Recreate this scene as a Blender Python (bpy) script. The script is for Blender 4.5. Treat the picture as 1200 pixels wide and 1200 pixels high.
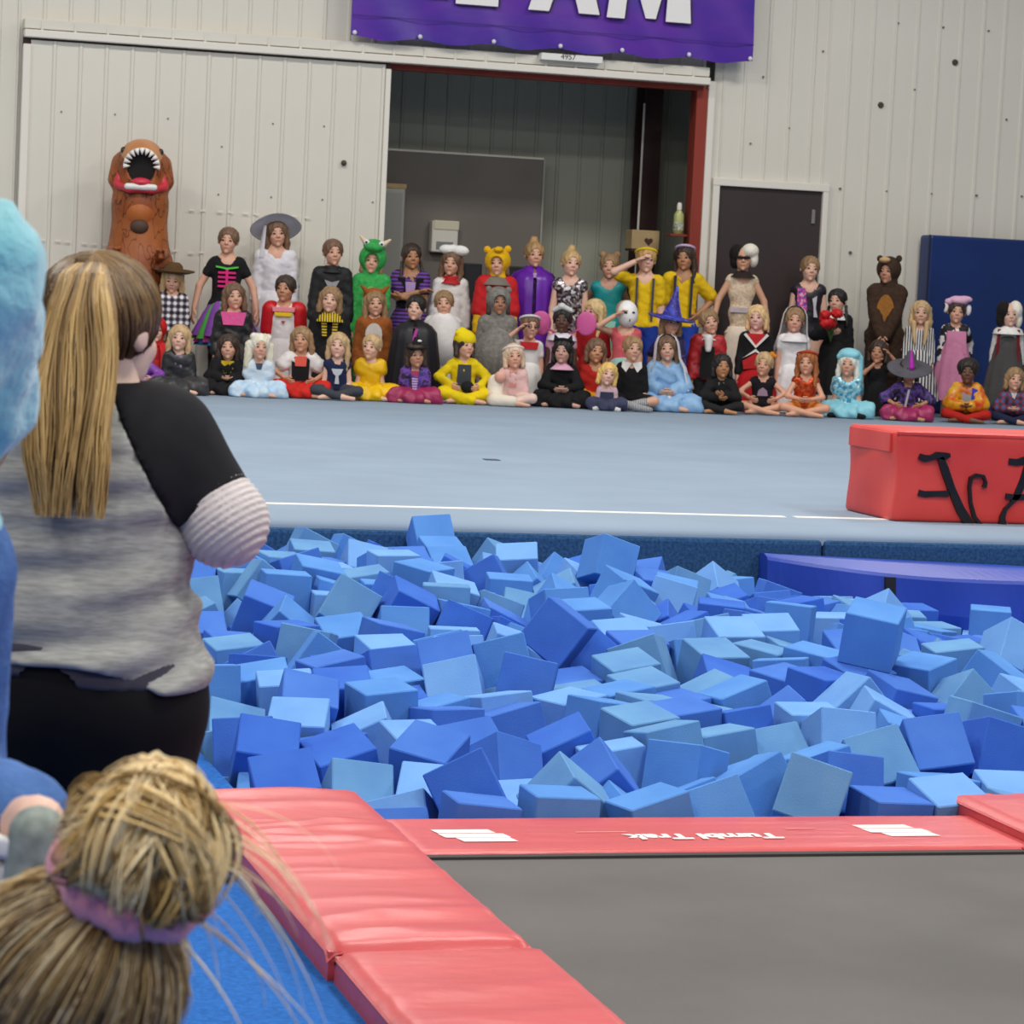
import bpy, bmesh, math, random
import numpy as np
from mathutils import Vector, Matrix, Euler

for _o in list(bpy.data.objects):
    bpy.data.objects.remove(_o)
SC = bpy.context.scene
COL = SC.collection
PI = math.pi

# ------------------------------------------------------------------ camera
F_PX = 3250.0                                  # focal length in pixels of the 1200 x 1200 frame
YAW, PITCH, ROLL = math.radians(15.9), math.radians(4.67), math.radians(2.8)
CAM = Vector((0.0, 0.0, 1.48))
_r0 = Vector((math.cos(YAW), -math.sin(YAW), 0))
FW = Vector((math.sin(YAW) * math.cos(PITCH), math.cos(YAW) * math.cos(PITCH), -math.sin(PITCH)))
_u0 = _r0.cross(FW)
RT = _r0 * math.cos(ROLL) + _u0 * math.sin(ROLL)
UP = -_r0 * math.sin(ROLL) + _u0 * math.cos(ROLL)
cam_data = bpy.data.cameras.new('camera')
cam_data.sensor_width = 36.0
cam_data.lens = 36.0 * F_PX / 1200.0
cam_data.clip_start, cam_data.clip_end = 0.05, 200
cam_data.dof.use_dof = True
cam_data.dof.focus_distance = 9.5
cam_data.dof.aperture_fstop = 15.0
cam = bpy.data.objects.new('camera', cam_data)
COL.objects.link(cam)
_m = Matrix((RT, UP, -FW)).transposed().to_4x4()
_m.translation = CAM
cam.matrix_world = _m
SC.camera = cam

# ------------------------------------------------------------------ light
SC.view_settings.view_transform = 'Standard'
SC.view_settings.look = 'None'
SC.view_settings.exposure = 0.0
SC.view_settings.gamma = 1.0
SC.view_settings.use_curve_mapping = False
world = bpy.data.worlds.new('gym_air')
SC.world = world
world.use_nodes = True
world.node_tree.nodes['Background'].inputs[0].default_value = (0.93, 0.97, 1.0, 1)
world.node_tree.nodes['Background'].inputs[1].default_value = 0.19
# rows of high-bay lamps under the gym roof
for _y in (-3.5, 2.5, 8.5, 14.5, 20.5):  # the unseen row behind the camera is added to light people's backs
    for _x in (-3.0, 3.5, 10.0):
        _l = bpy.data.lights.new('high_bay_lamp_offscreen', 'AREA')
        _l.shape = 'RECTANGLE'
        _l.size, _l.size_y = 1.6, 0.9
        _l.energy = 222
        _l.color = (1.0, 0.97, 0.92)
        _o = bpy.data.objects.new('high_bay_lamp_offscreen', _l)
        _o.location = (_x, _y, 7.6)
        COL.objects.link(_o)

# ------------------------------------------------------------------ helpers
def ray(px, py):
    return FW + RT * ((px - 600) / F_PX) + UP * ((600 - py) / F_PX)
def at_z(px, py, z):
    d = ray(px, py); return CAM + d * ((z - CAM.z) / d.z)
def at_y(px, py, y):
    d = ray(px, py); return CAM + d * (y / d.y)

def lin(c):
    """'#rrggbb' or 0-255 triple (sRGB) to linear rgba"""
    if isinstance(c, str):
        c = [int(c[i:i + 2], 16) for i in (1, 3, 5)]
    out = []
    for v in c:
        v = v / 255.0
        out.append(v / 12.92 if v <= 0.04045 else ((v + 0.055) / 1.055) ** 2.4)
    return (*out, 1.0)

_MATS = {}
def mat(name, color, rough=0.7, var=0.0, scale=8.0, bump=0.0, bscale=60.0, color2=None, stretch=(1, 1, 1),
        spec=0.4, metal=0.0, detail=3.0, rnd=0.0, sheen=0.0):
    """plain principled surface with optional noise variation between two colours and a fine bump"""
    if name in _MATS:
        return _MATS[name]
    m = bpy.data.materials.new(name); m.use_nodes = True
    nt = m.node_tree; b = nt.nodes['Principled BSDF']
    b.inputs['Roughness'].default_value = rough
    b.inputs['Metallic'].default_value = metal
    b.inputs['Specular IOR Level'].default_value = spec
    if sheen:
        b.inputs['Sheen Weight'].default_value = sheen
    c = lin(color)
    b.inputs['Base Color'].default_value = c
    if var or color2 or bump or rnd:
        tc = nt.nodes.new('ShaderNodeTexCoord')
        mp = nt.nodes.new('ShaderNodeMapping'); mp.inputs['Scale'].default_value = stretch
        nt.links.new(tc.outputs['Object'], mp.inputs[0])
    if var or color2:
        n = nt.nodes.new('ShaderNodeTexNoise'); n.inputs['Scale'].default_value = scale; n.inputs['Detail'].default_value = detail
        nt.links.new(mp.outputs[0], n.inputs['Vector'])
        r = nt.nodes.new('ShaderNodeValToRGB')
        c2 = lin(color2) if color2 else tuple(min(1, v * (1 + var)) for v in c[:3]) + (1,)
        c1 = c if color2 else tuple(v * (1 - var) for v in c[:3]) + (1,)
        r.color_ramp.elements[0].position = 0.33; r.color_ramp.elements[0].color = c1
        r.color_ramp.elements[1].position = 0.67; r.color_ramp.elements[1].color = c2
        nt.links.new(n.outputs['Fac'], r.inputs[0])
        nt.links.new(r.outputs[0], b.inputs['Base Color'])
    if bump:
        n2 = nt.nodes.new('ShaderNodeTexNoise'); n2.inputs['Scale'].default_value = bscale; n2.inputs['Detail'].default_value = 4
        nt.links.new(mp.outputs[0], n2.inputs['Vector'])
        bp = nt.nodes.new('ShaderNodeBump'); bp.inputs['Strength'].default_value = bump; bp.inputs['Distance'].default_value = 0.01
        nt.links.new(n2.outputs['Fac'], bp.inputs['Height'])
        nt.links.new(bp.outputs[0], b.inputs['Normal'])
    _MATS[name] = m
    return m

def mesh_obj(name, verts, faces, material=None, parent=None, smooth=False):
    me = bpy.data.meshes.new(name)
    me.from_pydata([tuple(v) for v in verts], [], faces)
    if smooth:
        me.polygons.foreach_set('use_smooth', [True] * len(me.polygons))
    if material: me.materials.append(material)
    o = bpy.data.objects.new(name, me); COL.objects.link(o)
    if parent: o.parent = parent
    return o

def bm_obj(name, bm, material=None, parent=None, smooth=False):
    me = bpy.data.meshes.new(name)
    bm.normal_update(); bm.to_mesh(me); bm.free()
    if smooth:
        me.polygons.foreach_set('use_smooth', [True] * len(me.polygons))
    if material: me.materials.append(material)
    o = bpy.data.objects.new(name, me); COL.objects.link(o)
    if parent: o.parent = parent
    return o

def box_bm(x0, x1, y0, y1, z0, z1, bev=0.0, seg=2, bm=None):
    b = bmesh.new()
    bmesh.ops.create_cube(b, size=1)
    for v in b.verts:
        v.co = Vector(((x0 + x1) / 2 + v.co.x * (x1 - x0), (y0 + y1) / 2 + v.co.y * (y1 - y0), (z0 + z1) / 2 + v.co.z * (z1 - z0)))
    if bev:
        bmesh.ops.bevel(b, geom=list(b.edges), offset=bev, segments=seg, affect='EDGES', profile=0.5)
    if bm is None:
        return b
    me = bpy.data.meshes.new('tmp'); b.to_mesh(me); b.free(); bm.from_mesh(me); bpy.data.meshes.remove(me)
    return bm

def box(name, x0, x1, y0, y1, z0, z1, material, parent=None, bev=0.0, seg=2):
    return bm_obj(name, box_bm(x0, x1, y0, y1, z0, z1, bev, seg), material, parent, smooth=False)

def empty(name, loc=(0, 0, 0), rz=0.0):
    o = bpy.data.objects.new(name, None); COL.objects.link(o)
    o.location = loc; o.rotation_euler = (0, 0, rz); o.empty_display_size = 0.1
    return o

def tag(o, label=None, cat=None, group=None, kind=None):
    if label: o['label'] = label
    if cat: o['category'] = cat
    if group: o['group'] = group
    if kind: o['kind'] = kind
    return o

def adopt(child, parent):
    """parent a mesh written in world coordinates under an unrotated empty"""
    child.parent = parent
    child.matrix_parent_inverse = Matrix.Translation(-Vector(parent.location))
    return child

def text_mesh(name, body, size, material, parent, matrix, extrude=0.002, offset=0.0, align='CENTER'):
    cu = bpy.data.curves.new(name, 'FONT'); cu.body = body; cu.size = size; cu.align_x = align; cu.align_y = 'CENTER'
    cu.extrude = extrude; cu.offset = offset
    t = bpy.data.objects.new(name, cu); COL.objects.link(t)
    dg = bpy.context.evaluated_depsgraph_get()
    me = bpy.data.meshes.new_from_object(t.evaluated_get(dg))
    bpy.data.objects.remove(t)
    me.transform(matrix); me.materials.clear(); me.materials.append(material)
    o = bpy.data.objects.new(name, me); COL.objects.link(o); o.parent = parent
    return o

def ribbon(pts, w, y, thick):
    """flat painted / taped stroke in the x-z plane: list of (x,z,half width) -> verts, faces"""
    V, Fc = [], []
    n = len(pts)
    for i, (x, z, hw) in enumerate(pts):
        a = pts[max(0, i - 1)]; b = pts[min(n - 1, i + 1)]
        dx, dz = b[0] - a[0], b[1] - a[1]; L = math.hypot(dx, dz) or 1
        nx, nz = -dz / L * hw, dx / L * hw
        V += [(x + nx, y, z + nz), (x - nx, y, z - nz), (x + nx, y - thick, z + nz), (x - nx, y - thick, z - nz)]
    for i in range(n - 1):
        a, b = 4 * i, 4 * i + 4
        Fc += [(a + 2, a + 3, b + 3, b + 2), (a, b, b + 1, a + 1), (a, a + 2, b + 2, b), (a + 1, b + 1, b + 3, a + 3)]
    Fc += [(0, 1, 3, 2), (4 * n - 4, 4 * n - 2, 4 * n - 1, 4 * n - 3)]
    return V, Fc
# ================================================================== the setting
ZS = 0.40            # spring floor top
ZF = 0.05            # gym carpet
YW = 26.0            # back wall
M_carpet = mat('blue_carpet', '#2c66b2', 0.95, var=0.18, scale=90, bump=0.25, bscale=400, spec=0.1)
M_spring = mat('pale_blue_carpet', '#8e9eb0', 0.95, var=0.05, scale=1.3, bump=0.12, bscale=300, spec=0.1)
M_side = mat('dark_blue_carpet', '#34567c', 0.98, var=0.3, scale=70, bump=0.4, bscale=250, spec=0.05)
M_wall = mat('cream_steel', '#dfdace', 0.5, var=0.03, scale=0.8, spec=0.35)
M_white = mat('white_trim', '#e9e3d8', 0.5)
M_recess = mat('grey_steel', '#a6a799', 0.55, var=0.04, scale=0.9)
M_rust = mat('red_oxide_steel', '#8e3527', 0.6, var=0.15, scale=3, stretch=(1, 1, .3))
M_column = mat('maroon_steel', '#3a2321', 0.6, var=0.15, scale=3)
M_door = mat('dark_brown_door', '#3d3232', 0.5, var=0.06, scale=2)
M_pit = mat('pit_lining', '#123063', 0.9)

floor = box('floor', -8, 16, -3, 6.9, -0.2, ZF, M_carpet); tag(floor, kind='structure')
f2 = box('floor', -8, 1.38, 6.9, 12.2, -0.2, ZF, M_carpet, ); tag(f2, kind='structure')
pit = empty('trim_1', (4, 9.5, -1.0)); tag(pit, kind='structure')
for args in ((1.3, 6.9, 6.82, 12.3, -1.0, -0.9), (1.3, 1.38, 6.82, 12.3, -0.95, ZF - .005), (6.75, 6.9, 6.82, 12.3, -0.95, ZF - .005),
             (1.3, 6.9, 6.82, 6.9, -0.95, ZF - .005)):
    adopt(box('pit_lining', *args, M_pit), pit)
fr = box('floor', 6.9, 16, 6.9, 12.2, -0.2, ZF, M_carpet); tag(fr, kind='structure')

# raised spring floor: pale carpet deck with a rolled front edge, dark carpeted front panels
sf = empty('floor_spring', (6, 19, ZS)); tag(sf, kind='structure')
b = bmesh.new()
prof = [(28.5, ZS), (12.60, ZS)]
prof += [(12.36 - .14 * math.sin(t) + .0, ZS - .05 + .05 * math.cos(t)) for t in [i * PI / 12 for i in range(0, 7)]]
prof += [(12.22, ZS - .08)]
rows = []
for x in (-6, 16):
    rows.append([b.verts.new((x, y, z)) for y, z in prof])
for i in range(len(prof) - 1):
    b.faces.new((rows[0][i], rows[0][i + 1], rows[1][i + 1], rows[1][i]))
o = bm_obj('carpet_deck', b, M_spring, None, smooth=True); adopt(o, sf)
for i, (x0, x1) in enumerate(((-6, -1.2), (-1.2, 1.9), (1.9, 5.02), (5.02, 8.2), (8.2, 16))):
    adopt(box('front_panel', x0 + .004, x1 - .004, 12.2, 12.5, -0.95 if x1 > 1.3 else ZF, ZS - .055, M_side, bev=.02), sf)
p0, p1 = at_z(305, 590, ZS), at_z(915, 604.5, ZS)
M_tape = mat('white_tape', '#f1efe8', 0.6)
for xa, xb in ((-4.0, at_z(916, 605, ZS).x), (at_z(927, 605, ZS).x, at_z(1035, 609, ZS).x + 6)):
    adopt(box('tape_line', xa, xb, 12.80, 12.87, ZS, ZS + .003, M_tape), sf)
adopt(box('tape_scrap', *(lambda p: (p.x - .04, p.x + .05, p.y - .05, p.y + .05))(at_z(575, 539, ZS)), ZS, ZS + .004, mat('dark_scrap', '#49505c', .9)), sf)

# ribbed steel back wall
PW = 0.238
def rib_panel_mesh(name, w, h, rib=.014):
    V, Fc = [], []
    xs = [(0, 0), (w - .042, 0), (w - .032, -rib), (w - .010, -rib), (w, 0)]
    for x, y in xs: V += [(x, y, 0), (x, y, h)]
    for i in range(len(xs) - 1):
        a = 2 * i; Fc.append((a, a + 2, a + 3, a + 1))
    me = bpy.data.meshes.new(name); me.from_pydata(V, [], Fc); me.materials.append(M_wall)
    return me
def rib_run(parent, x0, x1, y, z0, z1, material):
    me = rib_panel_mesh('panel', PW, z1 - z0); me.materials[0] = material
    x = x0
    while x < x1 - .02:
        w = min(PW, x1 - x)
        o = bpy.data.objects.new('panel', me); COL.objects.link(o)
        o.location = (x, y, z0); o.scale = (w / PW, 1, 1); adopt(o, parent)
        x += PW
wall = empty('wall_back', (6, YW, 0)); tag(wall, kind='structure')
XO0, XO1, ZO = at_y(440, 80, YW).x, at_y(827, 100, YW).x, 3.47
rib_run(wall, -6.0, 2.5, YW, -.2, 7.0, M_wall)
rib_run(wall, 2.5, XO1, YW, 3.66, 7.0, M_wall)
rib_run(wall, 2.5, XO0, YW, -.2, 3.66, M_wall)
XD0, XD1 = at_y(842, 218, YW).x, at_y(963, 225, YW).x
ZD = at_y(900, 221, YW).z
rib_run(wall, XO1 + .09, XD0, YW, -.2, 7.0, M_wall)
rib_run(wall, XD0, XD1, YW, ZD, 7.0, M_wall)
rib_run(wall, XD1, 19, YW, -.2, 7.0, M_wall)
for x0, x1, z0, z1 in ((XO1 + .02, XO1 + .09, -.2, ZO + .1), (XD0 - .07, XD0, 0, ZD + .07), (XD1, XD1 + .06, 0, ZD + .07), (XD0 - .074, XD1 + .064, ZD, ZD + .074)):
    adopt(box('trim', x0, x1, YW - (.056 if x1 - x0 > .5 else .05), YW + .02, z0, z1, M_white, bev=.006), wall)
M_screw = mat('dark_screw', '#6f6a60', .5)
M_knob = mat('dark_knob', '#4a4438', .5)
for px, py, rr in ((1033, 123, .034), (1120, 73, .034), (997, 296, .018), (1072, 105, .012), (1053, 27, .01), (1106, 32, .01), (1159, 36, .01), (1039, 224, .01), (1092, 227, .01), (1145, 229, .012),
                   (1198, 230, .01), (985, 221, .012), (895, 90, .01), (925, 150, .01), (880, 168, .01), (1180, 140, .01), (965, 60, .01)):
    p = at_y(px, py, YW - .02)
    b = bmesh.new(); bmesh.ops.create_cone(b, cap_ends=True, segments=10, radius1=rr, radius2=rr * .7, depth=.03)
    bmesh.ops.rotate(b, verts=b.verts, matrix=Matrix.Rotation(PI / 2, 3, 'X'))
    bmesh.ops.translate(b, verts=b.verts, vec=(p.x, YW - .012, p.z))
    adopt(bm_obj('screw' if rr < .03 else 'bolt_cap', b, M_screw if rr < .03 else M_knob), wall)

# sliding door track, header and trim
tr = empty('trim_2', (6, YW, 3.5)); tag(tr, kind='structure')
XT0, XT1 = at_y(29, 40, YW - .2).x, at_y(833, 95, YW - .2).x
adopt(box('flashing', XT0, XT1, YW - .16, YW, 3.60, 3.69, M_wall, bev=.005), tr)
adopt(box('track_lip', XT0, XT1, YW - .2, YW - .05, 3.52, 3.59, M_white, bev=.008), tr)
adopt(box('header', XO0, XO1, YW - .02, YW + .12, ZO, 3.66, M_rust), tr)
x = XT0 + .15
while x < XT1:
    adopt(box('bracket', x, x + .02, YW - .17, YW - .1, 3.59, 3.67, M_wall), tr); x += .3
# the big ribbed sliding door standing open to the left
sd = empty('sliding_door', (4, YW - .12, ZS)); tag(sd, 'big cream ribbed steel sliding door with white edge trim under the track', 'door')
XS0, XS1 = at_y(24, 150, YW - .12).x, at_y(455, 150, YW - .12).x
rib_run(sd, XS0 + .07, XS1 - .05, YW - .12, ZS + .02, 3.50, M_wall)
adopt(box('edge_trim', XS0, XS0 + .07, YW - .15, YW - .07, ZS + .02, 3.46, M_white, bev=.006), sd)
adopt(box('edge_trim', XS1 - .05, XS1, YW - .15, YW - .07, ZS + .02, 3.46, M_white, bev=.006), sd)
adopt(box('shade_dark_top_rail', XS0, XS1, YW - .11, YW - .07, 3.44, 3.54, M_column), sd)  # dark colour puts in the thin line of shade beneath the track
adopt(box('backing', XS0 + .02, XS1 - .02, YW - .1, YW - .07, ZS + .02, 3.45, M_wall), sd)
M_mark = mat('white_mark', '#efe9df', .6)
for px, py in ((225, 246), (238, 247), (258, 248), (270, 249), (288, 250), (300, 251), (345, 253), (360, 255), (50, 281), (68, 282), (79, 283), (99, 285), (110, 286), (124, 287), (205, 294), (224, 296), (236, 296), (285, 300)):
    p = at_y(px, py, YW - .145)
    adopt(box('tape_mark', p.x - .025, p.x + .025, YW - .147, YW - .143, p.z - .007, p.z + .007, M_mark), sd)
p = at_y(403, 191, YW - .14)
b = bmesh.new(); bmesh.ops.create_uvsphere(b, u_segments=10, v_segments=6, radius=.028); bmesh.ops.translate(b, verts=b.verts, vec=(p.x, YW - .14, p.z))
adopt(bm_obj('knob', b, M_knob, smooth=True), sd)
for px, py in ((72, 131), (30, 129), (30, 216), (135, 134), (197, 139), (260, 172), (320, 145), (256, 228), (318, 231), (378, 234), (380, 148), (415, 205), (437, 237)):
    p = at_y(px, py, YW - .13)
    adopt(box('screw', p.x - .007, p.x + .007, YW - .127, YW - .115, p.z - .007, p.z + .007, M_screw), sd)

# storage bay behind the opening
YB = 27.7
bay = empty('wall_bay', (7.5, YB, 0)); tag(bay, kind='structure')
rib_run(bay, XO0 - 1.2, XO1 + 1.6, YB, -.2, 4.6, M_recess)
adopt(box('side_panel', XO0 - 1.25, XO0 - 1.2, YW + .05, YB, -.2, 4.6, M_recess), bay)
adopt(box('side_panel', XO1 + 1.6, XO1 + 1.65, YW + .05, YB, -.2, 4.6, M_recess), bay)
adopt(box('roof_panel', XO0 - 1.2, XO1 + 1.6, YW + .1, YB, 4.55, 4.62, M_recess), bay)
# steel members in the opening
jam = empty('door_jamb', (XO1 - .1, YW, ZS)); tag(jam, 'red oxide steel jamb on the right of the bay opening', 'jamb')
XJ = at_y(806, 200, YW + .1).x
adopt(box('flange', XJ + .01, XO1 + .02, YW - .03, YW + .03, ZS, ZO + .02, M_rust, bev=.004), jam)
adopt(box('web', XO1 - .06, XO1 + .02, YW + .03, YW + .25, ZS, ZO + .02, M_rust), jam)
colm = empty('steel_column', (8.5, YB - .35, ZS)); tag(colm, 'dark maroon steel column inside the storage bay', 'column')
YC = YB - .45
xa, xb = at_y(752, 200, YC).x, at_y(773, 200, YC).x
adopt(box('flange', xa, xb, YC, YC + .03, ZS, 4.5, M_column, bev=.004), colm)
adopt(box('web', (xa + xb) / 2 - .02, (xa + xb) / 2 + .02, YC + .03, YC + .27, ZS, 4.5, M_column), colm)
adopt(box('flange', xa, xb, YC + .27, YC + .3, ZS, 4.5, M_column), colm)
b = bmesh.new(); bmesh.ops.create_cone(b, cap_ends=True, segments=10, radius1=.012, radius2=.012, depth=2.4); bmesh.ops.translate(b, verts=b.verts, vec=(xa - .01, YC - .01, 2.2))
adopt(bm_obj('conduit', b, M_white), colm)

# grey cabinet-like board with a wall dispenser
YG = YB - .28
xa, xb, zt = at_y(456, 180, YG).x, at_y(637, 186, YG).x, at_y(550, 182, YG).z
gb = empty('storage_board', ((xa + xb) / 2, YG, ZS)); tag(gb, 'wide plain grey storage board with pale top edge in the bay', 'board')
M_grey = mat('warm_grey_board', '#77716a', .6, var=.06, scale=1.5)
adopt(box('board_face', xa - .7, xb, YG, YG + .05, ZS, zt, M_grey, bev=.005), gb)
adopt(box('top_edge', xa - .7, xb, YG - .01, YG + .06, zt, zt + .02, M_white), gb)
adopt(box('side_edge', xb, xb + .02, YG - .01, YG + .06, ZS, zt + .02, M_recess), gb)
lo = empty('tall_locker', (at_y(465, 250, YG - .3).x, YG - .3, ZS)); tag(lo, 'tall light grey metal locker beside the sliding door edge', 'locker')
xl = at_y(474, 250, YG - .3).x; zl = at_y(465, 221, YG - .3).z
adopt(box('locker_body', xl - .5, xl, YG - .3, YG - .02, ZS, zl, mat('locker_grey', '#a8a7a0', .5), bev=.01), lo)
adopt(box('locker_door', xl - .47, xl - .03, YG - .315, YG - .3, ZS + .06, zl - .04, mat('locker_grey2', '#9a9a94', .5), bev=.004), lo)
cb = box('folded_cardboard', xl - .22, xl + .01, YG - .3, YG - .05, zl + .0, zl + .05, mat('cardboard', '#b39a70', .8, var=.08), bev=.006)
tag(cb, 'flat cardboard carton on top of the light grey locker', 'carton')
dp = empty('towel_dispenser', at_y(521, 277, YG - .08)); tag(dp, 'white paper towel dispenser on the grey storage board', 'dispenser')
xa, xb, za, zb = at_y(506, 277, YG - .12).x, at_y(537, 277, YG - .12).x, at_y(521, 296, YG - .12).z, at_y(521, 259, YG - .12).z
adopt(box('dispenser_body', xa, xb, YG - .12, YG, za, zb, M_white, bev=.015), dp)
adopt(box('dispenser_lid', xa + .015, xb + .005, YG - .13, YG - .1, zb - .09, zb + .005, mat('ivory_plastic', '#ded8bd', .5), bev=.01), dp)
adopt(box('dispenser_window', xa + .05, xb - .05, YG - .128, YG - .11, za + .03, za + .11, mat('smoke_plastic', '#8e8f8b', .3), bev=.004), dp)
M_blk = mat('black_plastic', '#1b1b1d', .5)
for i, (x0, x1, y0, y1, lab) in enumerate(((543, 562, 308, 380, 'black loudspeaker box behind the white headpiece child'), (584, 615, 311, 380, 'black loudspeaker box behind the purple cape child'))):
    a, bb = at_y(x0, y0, YW + .7), at_y(x1, y1, YW + .7)
    s = empty('loudspeaker', ((a.x + bb.x) / 2, YW + .7, ZS)); tag(s, lab, 'speaker')
    adopt(box('speaker_cabinet', a.x, bb.x, YW + .7, YW + 1.0, ZS, a.z, M_blk, bev=.01), s)
    adopt(box('speaker_grille', a.x + .02, bb.x - .02, YW + .69, YW + .7, ZS + .1, a.z - .03, mat('grille', '#2b2b30', .8)), s)
# cardboard box with a dark heart on a shelf bracket, spray bottle on a ledge
M_card = mat('cardboard', '#b39a70', .8, var=.08)
a, bb = at_y(741, 269, YW + .55), at_y(772, 293, YW + .55)
st = empty('shelf_stand', ((a.x + bb.x) / 2, YW + .65, ZS)); tag(st, 'dark metal stand carrying the heart carton in the bay', 'stand')
adopt(box('stand_post', (a.x + bb.x) / 2 - .04, (a.x + bb.x) / 2 + .04, YW + .61, YW + .69, ZS, bb.z - .02, M_column), st)
adopt(box('stand_top', a.x, bb.x, YW + .55, YW + .75, bb.z - .02, bb.z, M_column), st)
cbx = empty('carton', ((a.x + bb.x) / 2, YW + .65, bb.z)); tag(cbx, 'small cardboard carton with a dark heart printed on it', 'carton')
adopt(box('carton_body', a.x, bb.x, YW + .55, YW + .75, bb.z, a.z, M_card, bev=.005), cbx)
hx, hz = at_y(760, 283, YW + .55).x, at_y(760, 283, YW + .55).z
hv = []
for i in range(24):
    t = i / 24 * 2 * PI
    hv.append((hx + .0028 * 16 * math.sin(t) ** 3, YW + .547, hz + .0028 * (13 * math.cos(t) - 5 * math.cos(2 * t) - 2 * math.cos(3 * t) - math.cos(4 * t))))
adopt(mesh_obj('heart_print', hv + [(v[0], YW + .552, v[2]) for v in hv], [tuple(range(24))] + [(i, (i + 1) % 24, 24 + (i + 1) % 24, 24 + i) for i in range(24)], mat('brown_print', '#4a2f28', .8)), cbx)

def lathe(name, profile, material, parent=None, seg=20, smooth=True, rip=0.0, nrip=10, sx=1, sy=1, a0=0.0, a1=2 * PI):
    V, Fc = [], []
    full = abs(a1 - a0 - 2 * PI) < 1e-6
    nseg = seg if full else seg + 1
    for k, pr in enumerate(profile):
        r, z = pr[0], pr[1]
        yo = pr[2] if len(pr) > 2 else 0
        f = k / max(1, len(profile) - 1)
        for i in range(nseg):
            t = a0 + (a1 - a0) * i / seg
            rr = r * (1 + rip * f * math.cos(nrip * t))
            V.append((rr * math.cos(t) * sx, rr * math.sin(t) * sy + yo, z))
    n = len(profile)
    for k in range(n - 1):
        for i in range(seg):
            j = (i + 1) % nseg if full else i + 1
            Fc.append((k * nseg + i, k * nseg + j, (k + 1) * nseg + j, (k + 1) * nseg + i))
    return mesh_obj(name, V, Fc, material, parent, smooth)

yb = YW + .12
a, bb = at_y(788, 237, yb), at_y(803, 275, yb)
lz = bb.z
led = box('jamb_ledge', a.x - .03, XJ + .08, yb - .08, yb + .1, lz - .02, lz, M_rust); adopt(led, jam)
sb = empty('spray_bottle', ((a.x + bb.x) / 2, yb, lz)); tag(sb, 'clear spray bottle with green liquid on the jamb ledge', 'bottle')
h = a.z - lz
lathe('bottle_body', [(0, 0), (.05, 0), (.052, h * .4), (.05, h * .62), (.025, h * .75), (.022, h * .78)], mat('green_bottle', '#b9bd7a', .2), sb, 16)
lathe('bottle_label', [(.0535, h * .12), (.0535, h * .38)], mat('bottle_label_print', '#d8dccb', .6, color2='#6f7a5b', scale=40), sb, 16)
lathe('bottle_cap', [(.026, h * .77), (.026, h * .9), (.018, h), (0, h)], M_white, sb, 12)

# brown steel exit door
dr = empty('door_1', ((XD0 + XD1) / 2, YW, ZS)); tag(dr, kind='structure')
adopt(box('door_leaf', XD0, XD1, YW - .01, YW + .04, ZS, ZD, M_door, bev=.004), dr)
hp = at_y(953, 254, YW - .02)
adopt(box('hinge', hp.x - .018, hp.x + .018, YW - .03, YW - .01, hp.z - .07, hp.z + .07, mat('steel_hinge', '#9c9a98', .35, metal=.6), bev=.004), dr)
# navy wall pad
mp_ = at_y(1090, 275, YW - .3)
wp = empty('wall_mat', (mp_.x + 1.2, YW - .25, ZS)); tag(wp, 'tall navy blue crash mat leaning upright on the back wall', 'mat')
M_navy = mat('navy_vinyl', '#16306b', .38, var=.12, scale=1.2, bump=.15, bscale=5)
adopt(box('mat_body', mp_.x, mp_.x + 2.4, YW - .3, YW - .05, ZS, mp_.z, M_navy, bev=.03), wp)
adopt(box('mat_piping', mp_.x - .005, mp_.x + .01, YW - .31, YW - .28, ZS, mp_.z, mat('dark_navy', '#0d1d45', .5)), wp)

# ------------------------------------------------------------------ banner and sign
bn = empty('team_banner', (7.6, YW - .24, 3.8)); tag(bn, 'purple vinyl banner with big white TEAM letters above the bay', 'banner')
YN = YW - .26
bl, br = at_y(411, 43, YN), at_y(881, 74, YN)
zt = 5.1
M_ban = mat('purple_vinyl', '#3f2a9a', .35, color2='#6a2fa8', scale=.9, stretch=(1, 1, 2.0), bump=.2, bscale=4)
nx, nz = 60, 24
V = []
for j in range(nz + 1):
    for i in range(nx + 1):
        u, w = i / nx, j / nz
        x = bl.x + (br.x - bl.x) * u; z = (bl.z + (br.z - bl.z) * u) * (1 - w) + zt * w
        sag = .018 * math.cos(u * 2 * PI * 6) * (1 - w) ** 3
        fold = .03 * math.sin(u * 38 + (w * 9)) * (1 - w) ** 2 * math.sin(u * 11)
        V.append((x, YN + fold, z + sag))
Fc = [(j * (nx + 1) + i, j * (nx + 1) + i + 1, (j + 1) * (nx + 1) + i + 1, (j + 1) * (nx + 1) + i) for j in range(nz) for i in range(nx)]
adopt(mesh_obj('banner_sheet', V, Fc, M_ban, smooth=True), bn)
adopt(box('hem_seam', bl.x, br.x, YN - .034, YN - .03, bl.z + .2, bl.z + .206, mat('seam_purple', '#2c1d6e', .5)), bn)
M_let = mat('white_print', '#f4f0ee', .5)
M_shd = mat('letter_shadow', '#2a1647', .6)
def letter(polys, x0, z0, w, h):
    for ins, m_, dy, dx in ((0, M_shd, .002, .018), (0, M_let, 0, 0)):
        for poly in polys:
            vs = [(x0 + dx + u * w, YN - .045 + dy, z0 - dx * .6 + v * h) for u, v in poly]
            n = len(vs)
            vs2 = [(a_[0], a_[1] + .006, a_[2]) for a_ in vs]
            yield vs + vs2, [tuple(range(n)), tuple(range(2 * n - 1, n - 1, -1))] + [(i, n + i, n + (i + 1) % n, (i + 1) % n) for i in range(n)], m_
def base(px, py): return at_y(px, py, YN - .045)
HL = .82
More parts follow.
